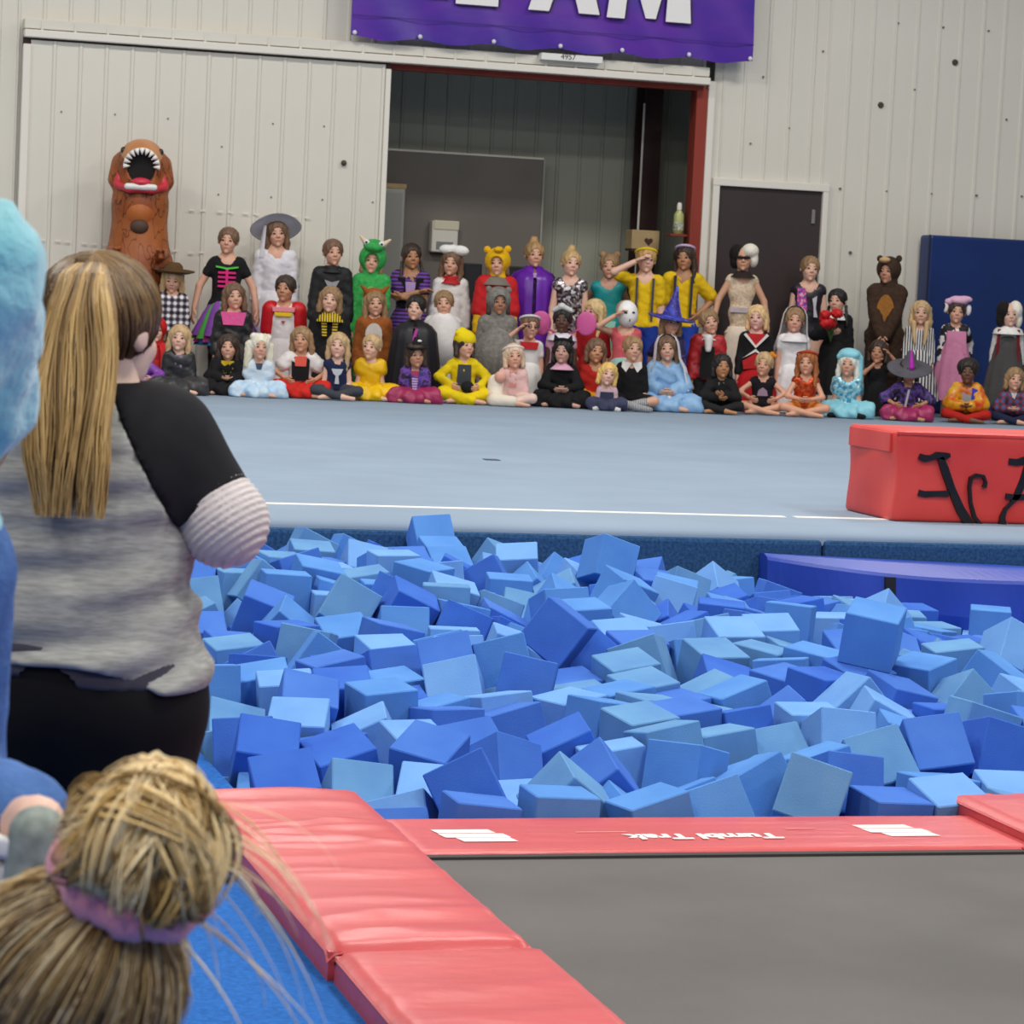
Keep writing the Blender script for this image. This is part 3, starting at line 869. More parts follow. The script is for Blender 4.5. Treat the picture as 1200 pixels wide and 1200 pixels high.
def hairm(c, c2=None):
    r = lin(c)
    if not c2:
        v = [int(c[i:i + 2], 16) for i in (1, 3, 5)]; c2 = '#%02x%02x%02x' % tuple(min(255, int(q * 1.22 + 6)) for q in v)
    return mat('hair_' + c, c, .5, color2=c2, scale=22, stretch=(1, 1, .14), bump=.9, bscale=55, spec=.5)
def cloth(c, rough=.85, c2=None, sc=6, bump=.5, bs=22):
    nm = 'cloth_%s_%s_%s' % (c, rough, c2)
    return mat(nm, c, rough, color2=c2, var=0 if c2 else .1, scale=sc, bump=bump, bscale=bs, spec=.3 if rough > .5 else .6)
def pattern(kind, cols, scale, rough=.7):
    nm = 'pattern_%s_%s_%s' % (kind, '_'.join(cols), scale)
    if nm in _MATS: return _MATS[nm]
    m = bpy.data.materials.new(nm); m.use_nodes = True
    nt = m.node_tree; b = nt.nodes['Principled BSDF']; b.inputs['Roughness'].default_value = rough
    tc = nt.nodes.new('ShaderNodeTexCoord')
    rp = nt.nodes.new('ShaderNodeValToRGB'); rp.color_ramp.interpolation = 'CONSTANT'
    els = rp.color_ramp.elements
    n = len(cols)
    els[0].position = 0; els[0].color = lin(cols[0]); els[1].position = 1 / n; els[1].color = lin(cols[1])
    for i in range(2, n):
        e = els.new(i / n); e.color = lin(cols[i])
    if kind in ('stripez', 'stripex'):
        w = nt.nodes.new('ShaderNodeTexWave'); w.bands_direction = 'Z' if kind == 'stripez' else 'X'; w.wave_profile = 'SAW' if n > 2 else 'SIN'
        w.inputs['Scale'].default_value = scale; w.inputs['Distortion'].default_value = .4
        nt.links.new(tc.outputs['Object'], w.inputs['Vector']); nt.links.new(w.outputs['Fac'], rp.inputs[0])
    elif kind == 'plaid':
        out = None
        for ax in ('X', 'Z'):
            w = nt.nodes.new('ShaderNodeTexWave'); w.bands_direction = ax; w.inputs['Scale'].default_value = scale
            nt.links.new(tc.outputs['Object'], w.inputs['Vector'])
            if out is None: out = w.outputs['Fac']
            else:
                a = nt.nodes.new('ShaderNodeMath'); a.operation = 'ADD'; nt.links.new(out, a.inputs[0]); nt.links.new(w.outputs['Fac'], a.inputs[1])
                d = nt.nodes.new('ShaderNodeMath'); d.operation = 'MULTIPLY'; d.inputs[1].default_value = .499; nt.links.new(a.outputs[0], d.inputs[0]); out = d.outputs[0]
        nt.links.new(out, rp.inputs[0])
    else:                                   # spots / sequins / brocade
        v = nt.nodes.new('ShaderNodeTexVoronoi' if kind != 'blotch' else 'ShaderNodeTexNoise')
        v.inputs['Scale'].default_value = scale
        nt.links.new(tc.outputs['Object'], v.inputs['Vector'])
        if kind == 'blotch':
            mr = nt.nodes.new('ShaderNodeMapRange'); mr.inputs[1].default_value = .3; mr.inputs[2].default_value = .7
            nt.links.new(v.outputs['Fac'], mr.inputs[0]); nt.links.new(mr.outputs[0], rp.inputs[0])
        else:
            sp = nt.nodes.new('ShaderNodeSeparateColor'); nt.links.new(v.outputs['Color'], sp.inputs[0])
            nt.links.new(sp.outputs[0], rp.inputs[0])
            if kind == 'sequin': b.inputs['Metallic'].default_value = .5; b.inputs['Roughness'].default_value = .3
    nt.links.new(rp.outputs[0], b.inputs['Base Color'])
    _MATS[nm] = m
    return m

def ik(a, t, l1, l2, hint):
    a, t, hint = (np.asarray(v, float) for v in (a, t, hint))
    d = t - a; L = np.linalg.norm(d)
    L2 = min(L, (l1 + l2) * .995); u = d / max(L, 1e-6); t = a + u * L2
    x = (l1 * l1 - l2 * l2 + L2 * L2) / (2 * L2); hgt = math.sqrt(max(0, l1 * l1 - x * x))
    p = hint - u * (hint @ u); p /= max(1e-6, np.linalg.norm(p))
    return a + u * x + p * hgt, t

ROWY = {'F': 24.05, 'M': 24.75, 'B': 25.42}
FACT = {'stand': 1.0, 'kneel': .765, 'sit': .575}
KIDS = []
def oval(w, z0, z1, n=18):
    return [(w * math.cos(2 * PI * i / n), (z0 + z1) / 2 + (z0 - z1) / 2 * math.sin(2 * PI * i / n)) for i in range(n)]
class Kid:
    res = .0145
    def __init__(s, px, ytop, row, label, pose=None, arms='down', tone='#d9a184', hair=None, yaw=0, turn=0, tilt=0, nod=0, Y=None, brow='#6b4a33', pad=.012, lean=0.0, rootx=None, S=None, eyes=True, splay=0.0, zbase=None, H=None):
        Y = Y or ROWY[row] + {'F': .09, 'M': .16, 'B': .14}[row] * (1 if len(KIDS) % 2 else -1)
        if not turn: turn = (-9, 6, 12, -4, 9, -12)[len(KIDS) % 6]
        if not tilt: tilt = (3, -4, 0, 5, -2)[len(KIDS) % 5]
        zb = ZS if zbase is None else zbase
        top = at_y(px, ytop, Y); s.H = H or (top.z - zb - pad)
        if pose is None: pose = {'F': 'sit', 'B': 'stand'}.get(row) or ('stand' if s.H > 1.1 else 'kneel')
        s.pose = pose; s.S = S_ = S or s.H / FACT[pose]
        s.root = empty('person', (rootx if rootx is not None else top.x, Y, zb), -math.atan2(top.x, Y) * .9 + math.radians(yaw))
        tag(s.root, label, 'person')
        s.h = h = min(.236, .05 * S_ + .163)
        hz = {'stand': .49, 'kneel': .262, 'sit': .08}[pose] * S_
        s.hz = hz; s.sz = sz = s.H - h - .03 * S_ - .006
        lx = lean * (sz - hz)
        s.hc = Vector((lx * 1.15, -.012 - (.03 * S_ if pose == 'sit' else 0), s.H - h * .5))
        s.Mh = Matrix.Translation(s.hc) @ Euler((math.radians(nod), math.radians(tilt), math.radians(turn)), 'XYZ').to_matrix().to_4x4() @ Matrix.Scale(h, 4)
        yo = -.02 * S_ if pose == 'sit' else 0
        T = S_
        def c(t, x=0, y=0): return (x + lx * t, y + yo * t, hz + (sz - hz) * t)
        s.c = c
        s.torso = [(c(.04, -.045 * T), c(.04, .045 * T), .066 * T, .066 * T, 1.2), (c(.42, -.024 * T), c(.42, .024 * T), .056 * T, .056 * T, 1.25),
                   (c(.74, -.032 * T), c(.74, .032 * T), .06 * T, .06 * T, 1.3), (c(.95, -.066 * T), c(.95, .066 * T), .032 * T, .032 * T, 1.0),
                   (c(.05), c(.8), .056 * T, .056 * T, 1.25)]
        s.neck = [(c(.95), tuple(s.hc - Vector((0, -.03, .28 * h))), .036 * T + .004, .034 * T)]
        l1, l2 = .168 * T, .15 * T
        s.arms = []; s.hands = []
        if isinstance(arms, str): arms = (arms, arms)
        for sx, am in zip((-1, 1), arms):
            sh = np.array(c(.93, sx * .085 * T))
            if am == 'down': tg, hn = sh + (sx * .035 * T, -.03 * T, -.32 * T), (sx * .4, .9, 0)
            elif am == 'out': tg, hn = sh + (sx * .11 * T, -.04 * T, -.29 * T), (sx, .6, 0)
            elif am == 'clasp': tg, hn = np.array((sx * .015 * T, -.135 * T, hz + .02 * T)), (sx, .5, -.3)
            elif am == 'fold': tg, hn = np.array((-sx * .055 * T, -.118 * T, sz - .135 * T - sx * .02 * T)), (sx, -.2, -.7)
            elif am == 'hips': tg, hn = np.array((sx * .105 * T, -.03 * T, hz + .085 * T)), (sx, .5, 0)
            elif am == 'lap': tg, hn = np.array((sx * .03 * T, -.16 * T, hz + .075 * T)), (sx, .35, -.2)
            elif am == 'knees': tg, hn = np.array((sx * .12 * T, -.15 * T, hz + .075 * T)), (sx, .6, 0)
            elif am == 'chin': tg, hn = np.array((sx * .035 * T, -.15 * T, sz + .03 * T)), (sx, -.1, -1)
            elif am == 'face': tg, hn = np.array((s.hc.x + sx * .11, -.13, s.hc.z - .02)), (sx, -.1, -.6)
            elif am == 'hold': tg, hn = np.array((sx * .03 * T, -.16 * T, sz - .13 * T)), (sx, .3, -.6)
            elif am == 'back': tg, hn = sh + (sx * .06 * T, .14 * T, -.25 * T), (sx * .5, 1, 0)
            else: tg, hn = np.array(am[0], float) * T, am[1]
            el, wr = ik(sh, tg, l1, l2, hn)
            s.arms.append([(tuple(sh), tuple(el), .028 * T, .024 * T), (tuple(el), tuple(wr), .024 * T, .018 * T)])
            s.hands.append((wr, wr - el, sx))
        t1, t2 = .235 * T, .225 * T
        s.legs = []; s.feet = []
        for sx in (-1, 1):
            hp = np.array(c(0, sx * .052 * T))
            if pose == 'stand': an, hn, toe = np.array((sx * .062 * T, .012, .045 * T)), (0, -1, 0), np.array((sx * .085 * T, -.115 * T, .02 * T))
            elif pose == 'kneel':
                kn, an, toe = np.array((sx * .07 * T, -.05 * T, .045 * T)), np.array((sx * (.06 + splay) * T, .17 * T, .035 * T + splay * .55 * T)), np.array((sx * (.06 + splay) * T, (.25 - splay) * T, .018 * T))
            else:
                kn = np.array((sx * .185 * T, -.165 * T, .085 * T)); an = np.array((-sx * .05 * T, -.225 * T + (.02 * T if sx > 0 else -.03 * T), .035 * T)); toe = an + np.array((-sx * .1 * T, -.035 * T, -.012 * T))
            if pose == 'stand':
                kn, an = ik(hp, an, t1, t2, hn)
            s.legs.append([(tuple(hp), tuple(kn), .054 * T, .037 * T), (tuple(kn), tuple(an), .038 * T, .024 * T)])
            s.feet.append((tuple(an), tuple(toe), .025 * T, .018 * T))
        s._body(tone, brow, eyes)
        if hair: s.hair(*hair)
        KIDS.append(s)

    # -- skin: one mesh from toes to scalp
    def _body(s, tone, brow, eyes):
        pr = s.torso + s.neck + s.arms[0] + s.arms[1] + s.legs[0] + s.legs[1] + s.feet
        k = .03 * s.S
        def f(P):
            return smin(smin(union(P, s.torso + s.neck, .05 * s.S), np.minimum(union(P, s.arms[0], .012), union(P, s.arms[1], .012)), .02), np.minimum(union(P, s.legs[0] + s.feet[:1], .015), union(P, s.legs[1] + s.feet[1:], .015)), .02)
        lo, hi = bounds(pr, .02)
        V, Fq = nets(f, lo, hi, s.res)
        VV, FF, FT = [V], [Fq], [np.tile(np.array([0, 0, 0, 1], np.float32), (len(V), 1))]
        n = len(V)
        M = np.array(s.Mh); VV.append(HV @ M[:3, :3].T + M[:3, 3]); FF.append(HF + n); FT.append(HFEAT); n += len(HV)
        for wr, d, sx in s.hands:
            z = -d / np.linalg.norm(d)
            hint = np.array((-sx * .3, -.8, .5)); x = hint - z * (hint @ z); x /= np.linalg.norm(x)
            y = np.cross(z, x)
            fl = HDF
            inward = np.array((-sx, .25, 0.))
            if (-y) @ inward < 0: y = -y; fl = HDF[:, ::-1]
            R = np.stack([x, y, z], 1) * (.105 * s.S)
            VV.append(HDV @ R.T + wr); FF.append(fl + n); FT.append(np.tile(np.array([0, 0, 0, 1], np.float32), (len(HDV), 1))); n += len(HDV)
        o = np_mesh('body', np.concatenate(VV), np.concatenate(FF), skin(tone, brow), s.root)
        ca = o.data.color_attributes.new('feat', 'FLOAT_COLOR', 'POINT')
        ca.data.foreach_set('color', np.concatenate(FT).ravel())
        s.body = o
        if eyes:
            for sx in (-1, 1):
                e = bpy.data.objects.new('eye', EYE_ME); COL.objects.link(e); e.parent = s.root
                e.matrix_local = s.Mh @ Matrix.Translation((sx * .145, -.372, .03))

    def sdf(s, name, m, prims, k=.02, off=0.0, cut=None, space='body', res=None, fn=None):
        """a part grown from primitives; cut(P) > 0 is removed"""
        sc_ = 1.0
        res = res or (s.res if space == 'body' else .042)
        def f(P):
            d = union(P, prims, k, off) if fn is None else fn(P)
            if cut is not None: d = np.maximum(d, cut(P))
            return d
        lo, hi = bounds(prims, off + 2 * res + k * .3)
        V, Fq = nets(f, lo, hi, res)
        if len(V) == 0: return None
        if space == 'head':
            M = np.array(s.Mh); V = V @ M[:3, :3].T + M[:3, 3]
        return np_mesh(name, V, Fq, m, s.root)

    # -- clothes
    @staticmethod
    def crease(P, a=.004):
        x, y, z = P[:, 0], P[:, 1], P[:, 2]
        return a * np.sin(x * 46 + 6 * np.sin(z * 17 + y * 9)) * np.sin(z * 40 + 5 * np.sin(x * 21)) + a * .6 * np.sin(z * 62 + x * 30 + 3 * np.sin(y * 30))
    def _limb(s, segs, t):
        out = []
        for i, (a, b, r1, r2) in enumerate(segs):
            f = min(1.0, max(0.0, t - i))
            if f <= 0.02: break
            a_, b_ = np.array(a), np.array(b); e = a_ + (b_ - a_) * f
            out.append((a, tuple(e), r1, r1 + (r2 - r1) * f))
        return out
    def top(s, m, sleeve=.5, hem=.0, off=.009, neck=.05, name='shirt', flare=0.0, loose=0.0, yoke=1.0):
        tor = s.torso if yoke >= 1 else s.torso[:3] + s.torso[4:]
        zh = s.hz + hem * s.S
        sl = [s._limb(s.arms[i], sleeve) for i in (0, 1)]
        pr = tor + sl[0] + sl[1]
        nb = np.array(s.c(1.02)); nr = neck * s.S
        def fn(P):
            d = union(P, tor, .05 * s.S, off)
            for q in sl:
                if q: d = smin(d, union(P, q, .012, off + loose), .02)
            return d + s.crease(P, min(.005, .0022 + loose * .2))
        def cut(P):
            a = zh - P[:, 2]
            b = nr - np.sqrt((((P - nb) * np.array((1, 1, 1.1))) ** 2).sum(1))
            return np.maximum(a, b)
        o = s.sdf(name, m, pr, .03, off + loose, cut, fn=fn)
        return o
    def pants(s, m, leg=1.9, off=.008, name='pants', waist=.1):
        l = [s._limb(s.legs[i], leg) for i in (0, 1)]
        zt = s.hz + waist * s.S
        def fn(P):
            d = union(P, s.torso[:2] + s.torso[4:], .04 * s.S, off * .7)
            return smin(d, np.minimum(union(P, l[0], .015, off), union(P, l[1], .015, off)), .02) + s.crease(P, .0025)
        return s.sdf(name, m, s.torso[:2] + l[0] + l[1], .03, off, lambda P: P[:, 2] - zt, fn=fn)
    def onesie(s, m, off=.018, name='costume_suit', neck=.045):
        pr = s.torso + s.arms[0] + s.arms[1] + s.legs[0] + s.legs[1]
        nb = np.array(s.c(1.05)); nr = neck * s.S
        def fn(P):
            d = union(P, s.torso, .05 * s.S, off)
            for q in (s.arms[0], s.arms[1], s.legs[0], s.legs[1]): d = smin(d, union(P, q, .012, off), .025)
            return d + s.crease(P, .004)
        return s.sdf(name, m, pr, .03, off, lambda P: nr - np.sqrt(((P - nb) ** 2).sum(1)), fn=fn)
    def shoes(s, m, off=.008):
        for i in (0, 1): s.sdf('shoe', m, [s.feet[i]], .01, off)
    def socks(s, m):
        for i in (0, 1):
            a, b, r1, r2 = s.legs[i][1]
            a, b = np.array(a), np.array(b); q = a + (b - a) * .3
            s.sdf('sock', m, [(tuple(q), tuple(b), .034 * s.S, .026 * s.S), s.feet[i]], .01, .006)
    def skirt(s, m, length=.3, flare=.17, waist=.1, rip=.07, nrip=11, name='skirt', spread=1.0):
        S_ = s.S
        if s.pose == 'sit':
            pr = [(p[0], p[1], p[2] + .012, p[3] + .02) for l in s.legs for p in l] + [((-.09 * S_ * spread, -.13 * S_, .05 * S_), (.09 * S_ * spread, -.13 * S_, .05 * S_), .07 * S_, .07 * S_),
                 ((-.19 * S_ * spread, -.17 * S_, .03 * S_), (.19 * S_ * spread, -.17 * S_, .03 * S_), .06 * S_ * spread, .06 * S_ * spread), s.torso[0]]
            def fn(P):
                d = union(P, pr, .05 * S_, .006)
                ra_ = np.arctan2(P[:, 0], -P[:, 1] - .02)
                return d + .011 * np.sin(ra_ * 11 + 2 * np.sin(P[:, 2] * 22)) * np.clip(np.hypot(P[:, 0], P[:, 1]) * 6, 0, 1) + s.crease(P, .004)
            return s.sdf(name, m, pr, .05 * S_, .02, lambda P: np.maximum(.004 - P[:, 2], P[:, 2] - s.hz - waist * S_), fn=fn)
        z0 = s.hz + waist * S_; z1 = max(.012, s.hz - length * S_)
        prof = [(.07 * S_, z0), (.085 * S_, z0 - .01)]
        for i in range(1, 8):
            t = i / 7; prof.append(((.085 + (flare - .085) * t ** .75) * S_, z0 + (z1 - z0) * t))
        return lathe(name, prof, m, s.root, 44, True, rip, nrip, 1, .82)
    def cape(s, m, zlow=.05, a0=-40, a1=220, r0=.165, r1=.21, name='cape'):
        S_ = s.S
        prof = [(.048 * S_, s.sz + .045 * S_), (.075 * S_, s.sz + .02 * S_), (.125 * S_, s.sz - .0 * S_), (r0 * S_, s.sz - .05 * S_)]
        for i in range(1, 7):
            t = i / 6; prof.append(((r0 + (r1 - r0) * t) * S_, (s.sz - .05 * S_) * (1 - t) + zlow * t))
        return lathe(name, prof, m, s.root, 48, True, .05, 13, 1, .8, math.radians(a0), math.radians(a1))
    def patch(s, name, m, pts, dy=0.0, thick=.03, zref=None):
        """flat shape on the chest: pts in units of stature, x sideways, z from the shoulder line down"""
        z0 = s.sz if zref is None else zref
        y = -.072 * s.S - dy
        vs = [(x * s.S, y - (.01 if False else 0), z0 + z * s.S) for x, z in pts]; n = len(vs)
        vs2 = [(v[0], v[1] + thick, v[2]) for v in vs]
        a = Vector((vs[1][0] - vs[0][0], vs[1][2] - vs[0][2], 0)); b_ = Vector((vs[2][0] - vs[1][0], vs[2][2] - vs[1][2], 0))
        return mesh_obj(name, vs + vs2, [tuple(range(n)), tuple(range(2 * n - 1, n - 1, -1))] + [(i, n + i, n + (i + 1) % n, (i + 1) % n) for i in range(n)], m, s.root)
    def collar(s, m, name='collar', r=.07, drop=.035, pts=True):
        S_ = s.S
        prof = [(.047 * S_, s.sz + .034 * S_), (.06 * S_, s.sz + .026 * S_), (r * S_, s.sz + .012 * S_), ((r + .03) * S_, s.sz - drop * S_ * .3), ((r + .03) * S_, s.sz - drop * S_ * .3 - .004)]
        o = lathe(name, prof, m, s.root, 28, True, .0, 4, 1, .9); o.location = Vector(s.c(1.0)) - Vector((0, 0, s.sz)) + Vector((0, -.01, 0)); return o

    # -- hair and headwear, in head units
    def hair(s, style, c, c2=None):
        m = hairm(c, c2) if isinstance(c, str) else c
        capf = lambda P: np.maximum(ell(P, (0, .075, .14), (.425, .49, .43)), -ell(P, (0, -.52, -.16), (.315, .36, .47)))
        pr = [('e', (0, .075, .14), (.425, .49, .43))]
        ex = []
        if style in ('long', 'longfront', 'wig'):
            for sx in (-1, 1):
                yy_ = -.12 if style == 'longfront' else .02
                ex += [((sx * .34, .02, .2), (sx * .40, .04, -.35), .13, .13), ((sx * .40, .04, -.35), (sx * .38, yy_, -1.0), .13, .07)]
            ex += [((-.2, .3, 0), (-.22, .3, -.9), .2, .12), ((.2, .3, 0), (.22, .3, -.9), .2, .12)]
            if style == 'wig':
                ex += [((-.3, -.05, .42), (.3, -.05, .42), .16, .16), ((-.48, .05, .1), (-.5, .0, -.8), .14, .12), ((.48, .05, .1), (.5, .0, -.8), .14, .12)]
        elif style == 'bob':
            for sx in (-1, 1): ex += [((sx * .36, .05, .1), (sx * .38, -.02, -.42), .12, .11)]
            ex += [((-.2, .3, .1), (-.2, .27, -.42), .2, .14), ((.2, .3, .1), (.2, .27, -.42), .2, .14)]
        elif style == 'pony':
            ex += [((0, .42, .3), (0, .62, .1), .12, .12), ((0, .62, .1), (.05, .55, -.7), .12, .05)]
        elif style == 'sidepony':
            ex += [((.3, .3, .0), (.42, .1, -.4), .1, .1), ((.42, .1, -.4), (.4, -.15, -.9), .1, .05)]
        elif style == 'buns':
            for sx in (-1, 1): ex += [('e', (sx * .3, .1, .52), (.15, .15, .14))]
        elif style == 'bun':
            ex += [('e', (0, .2, .62), (.19, .19, .16))]
        elif style == 'braids':
            for sx in (-1, 1):
                for i in range(7):
                    ex += [('e', (sx * (.38 + .02 * i), .05 - .05 * i, -.25 - .13 * i), (.085 - .005 * i, .08, .09))]
        elif style == 'afro':
            ex += [('e', (0, .1, .2), (.49, .52, .45))]
        elif style == 'halfpuff':
            pass
        allp = pr + ex
        def fn(P):
            d = capf(P)
            if ex:
                e = union(P, ex, .06)
                e = np.maximum(e, -ell(P, (0, -.5, -.16), (.30, .36, .48)))
                d = smin(d, e, .06)
            return d + .012 * np.sin(P[:, 0] * 38 + 5 * np.sin(P[:, 2] * 6)) * (P[:, 2] < .9)
        return s.sdf('hair', m, allp, .06, .03, None, 'head', .042, fn)
    def hood(s, m, big=1.0, name='hood', face=(.29, .40), ears=None):
        pr = [('e', (0, .07, .12), (.50 * big, .56 * big, .52 * big)), ((0, .1, -.3), (0, .12, -.62), .34, .4)]
        return s.sdf(name, m, pr, .1, 0, None, 'head', .042, lambda P: np.maximum(union(P, pr, .12), -ell(P, (0, -.55, -.06), (face[0], .42, face[1]))))
    def hsdf(s, name, m, prims, k=.05, cut=None): return s.sdf(name, m, prims, k, 0, cut, 'head', .035)
    def hlathe(s, name, prof, m, loc=(0, .05, 0), rot=(0, 0, 0), seg=28, rip=0, nrip=5, sx=1, sy=1, a0=0, a1=2 * PI):
        o = lathe(name, prof, m, s.root, seg, True, rip, nrip, sx, sy, a0, a1)
        o.data.transform(s.Mh @ Matrix.Translation(loc) @ Euler([math.radians(v) for v in rot]).to_matrix().to_4x4())
        return o
    def veil(s, m, low=-1.6, wide=.75, a0=-25, a1=205, name='veil'):
        return s.hlathe(name, [(.03, .62), (.2, .6), (.38, .48), (.49, .25), (.53, -.05), (.56, -.4), (.6 * wide / .75, -.8), (wide, low)], m, (0, .08, 0), seg=44, rip=.05, nrip=12, sy=1.05, a0=math.radians(a0), a1=math.radians(a1))
    def band(s, m, name='headband', z=.28, r=.435):
        return s.hlathe(name, [(r, z - .05), (r + .03, z - .03), (r + .03, z + .03), (r, z + .05)], m, (0, .07, 0), (-18, 0, 0), sy=1.13)
# ================================================================== the costumed children
LT, MD, TN, DK = '#e6b8a2', '#dba88e', '#a86f4e', '#5a3a2b'
BL, DB, BR, DBR, BK, RD = '#a98d66', '#86694a', '#654b38', '#33251d', '#16120f', '#8a4a26'
K_ = cloth('#19181b'); W_c = cloth('#e8e3e0'); RED = cloth('#c01f25', .6); YEL = cloth('#ecc31b'); PUR = cloth('#6a2c9c', .4); PINK = cloth('#e57aa8')

# ---------------- back row, standing by the wall
k = Kid(268, 266, 'B', 'girl in black tee with neon rib print and rainbow tutu', arms='out', tone=MD, hair=('pony', BR))
k.top(K_, .45, .02); k.pants(K_, 1.9)
for i, c in enumerate(('#8a4fb0', '#58b04a', '#c8429a', '#3f7fc0')):
    k.skirt(cloth(c, .7), .16 + .02 * i, .2 - .01 * i, .06, .12, 9 + i, 'tutu_layer')
for i in range(4):
    k.patch('rib_print', cloth('#dc2f7e'), [(-.055, -.075 - .028 * i), (.055, -.075 - .028 * i), (.055, -.088 - .028 * i), (-.055, -.088 - .028 * i)])
k.patch('rib_print', cloth('#dc2f7e'), [(-.008, -.06), (.008, -.06), (.008, -.18), (-.008, -.18)], .003)
k.patch('collarbone_print', cloth('#52d04a'), [(-.07, -.05), (0, -.062), (.07, -.05), (.07, -.04), (0, -.05), (-.07, -.04)])

k = Kid(325, 258, 'B', 'girl in long white dress wearing a wide white brimmed hat', arms='down', tone=MD, hair=('long', BR))
WD = cloth('#dcd9e2', .6, '#f1eef2', 9)
k.top(WD, 1.75, .03, loose=.012, name='dress_bodice'); k.skirt(WD, 0.45, .18, .1, .08, 12)
k.hlathe('hat', [(.0, .60), (.3, .6), (.4, .5), (.44, .3), (.6, .33), (.95, .3), (1.0, .26), (.95, .27), (.6, .29), (.43, .26)], cloth('#d3d2dc', .7), (0, .1, .02), (-35, 0, 0), 36, .04, 4)
k.hlathe('veil', [(.5, .35), (.6, -.2), (.75, -.9)], cloth('#d9d8e0'), (0, .15, 0), a0=math.radians(40), a1=math.radians(215), rip=.08, nrip=9)

k = Kid(391, 280, 'B', 'girl in black zip jacket with a silver chest emblem', tone=MD, hair=('pony', BR))
J = cloth('#232326', .6); k.top(J, 1.8, -.02, off=.016, loose=.01, name='jacket'); k.pants(J); k.collar(J, 'jacket_collar', .05, .03)
k.patch('chest_emblem', cloth('#9a9aa0', .4), [(-.05, -.06), (0, -.075), (.05, -.06), (.018, -.12), (0, -.1), (-.018, -.12)])

k = Kid(437, 290, 'B', Y=25.24, label= 'child in furry green dragon costume with cream horns', arms=('down', 'clasp'), tone=MD, hair=('bob', DB))
G = mat('green_fur', '#2f9a48', .95, color2='#45b25c', scale=30, bump=.7, bscale=60)
k.onesie(G, .03); k.hood(G, 1.12, face=(.31, .4))
k.hsdf('snout', G, [('e', (0, -.32, .55), (.38, .4, .22)), ('e', (0, .1, .6), (.45, .45, .3))], .1)
for sx in (-1, 1):
    k.hsdf('horn', cloth('#e6cdb0'), [((sx * .36, -.05, .72), (sx * .62, -.12, .95), .13, .04)])
    k.hsdf('costume_eye', cloth('#f2f2f2', .3), [('e', (sx * .3, -.42, .72), (.12, .1, .12))])
    k.hsdf('costume_pupil', cloth('#111111', .3), [('e', (sx * .31, -.51, .72), (.06, .04, .06))])
k.patch('belly', mat('pale_green_fur', '#7fc06a', .95), oval(.06, -.05, -.3), .02)

k = Kid(483, 285, 'B', Y=25.6, label= 'girl with folded arms in purple and black striped dress', arms='fold', tone='#b98460', hair=('braids', DBR))
ST = pattern('stripez', ['#6d35a8', '#1a1420'], 9); k.top(ST, .6, .03, loose=.02, name='dress_bodice'); k.skirt(ST, .25, .2)
k.patch('lace_panel', cloth('#b79ad0'), [(-.035, -.05), (.035, -.05), (.02, -.2), (-.02, -.2)])
for sx in (-1, 1): k.patch('vest_side', K_, [(sx * .035, -.03), (sx * .085, -.02), (sx * .085, -.22), (sx * .03, -.22)][::sx], .002)

k = Kid(530, 293, 'B', 'girl in white top with fluffy white headpiece and red neck scarf', tone=MD, hair=('longfront', BR))
k.top(W_c, 1.8, -.05, loose=.008); k.pants(W_c); k.collar(RED, 'scarf', .05, .06)
k.hsdf('headpiece', mat('white_fluff', '#f1efec', .95, bump=.8, bscale=50), [('e', (-.25, -.05, .55), (.32, .25, .2)), ('e', (.32, -.05, .55), (.36, .26, .22)), ('e', (0, 0, .62), (.2, .2, .16))], .06)

k = Kid(584, 293, 'B', 'child in yellow bear hood with red and yellow sleeves', arms='down', tone=MD, hair=('bob', BR))
YF = mat('yellow_fur', '#e8b414', .95, var=.1, scale=30, bump=.6, bscale=60)
k.onesie(YF, .022); k.top(cloth('#c9262a'), 1.1, -.02, off=.032, loose=.01); k.hood(YF, 1.05, face=(.3, .36)); k.collar(cloth('#7c746c'), 'grey_scarf', .08, .08)
for sx in (-1, 1): k.hsdf('hood_ear', YF, [('e', (sx * .42, .05, .58), (.15, .1, .15))])
k.hsdf('snout', YF, [('e', (.1, -.35, .55), (.2, .25, .14))])

k = Kid(627, 283, 'B', 'girl wrapped in a shiny purple satin cape', tone=MD, hair=('bun', '#9a7a52'), yaw=4)
k.top(PUR, .4, -.02); k.pants(K_); k.cape(mat('purple_satin', '#6a27a8', .3, var=.15, scale=4, stretch=(3, 3, .4)), .15, -86, 266, .16, .2)
k.patch('cape_clasp', cloth('#c9a2d8', .3), [(-.012, .0), (.012, 0), (.012, -.03), (-.012, -.03)], .05)

k = Kid(670, 293, 'B', 'girl in dark leotard covered with silver sequins', tone=LT, hair=('bun', '#ac8f62'))
k.top(pattern('sequin', ['#3a2d33', '#8d8588', '#5b4a52', '#d9d4d6'], 45), .12, -.06, name='leotard')

k = Kid(715, 297, 'B', 'girl in teal racerback leotard with two hair buns', arms='back', tone=MD, hair=('buns', DB))
k.top(mat('teal_lycra', '#22a0a3', .4), .06, -.06, name='leotard', neck=.06); k.pants(cloth('#7fd0b0'), .5)
k.patch('bow_trim', cloth('#9fe0c8', .5), [(-.06, -.25), (.06, -.25), (.05, -.32), (-.05, -.32)], .02)

k = Kid(758, 289, 'B', 'girl in yellow tee and suspenders shading her eyes with one hand', arms=('face', 'down'), tone=LT, hair=('pony', '#a88550'))
k.top(YEL, .7, .0, loose=.014); k.pants(cloth('#1f3fa0')); k.band(cloth('#e3c227'), 'yellow_headband', .34)
for sx in (-1, 1): k.patch('suspender', cloth('#4b4a55'), [(sx * .045, -.0), (sx * .06, 0), (sx * .058, -.27), (sx * .043, -.27)][::sx], .006, .05)

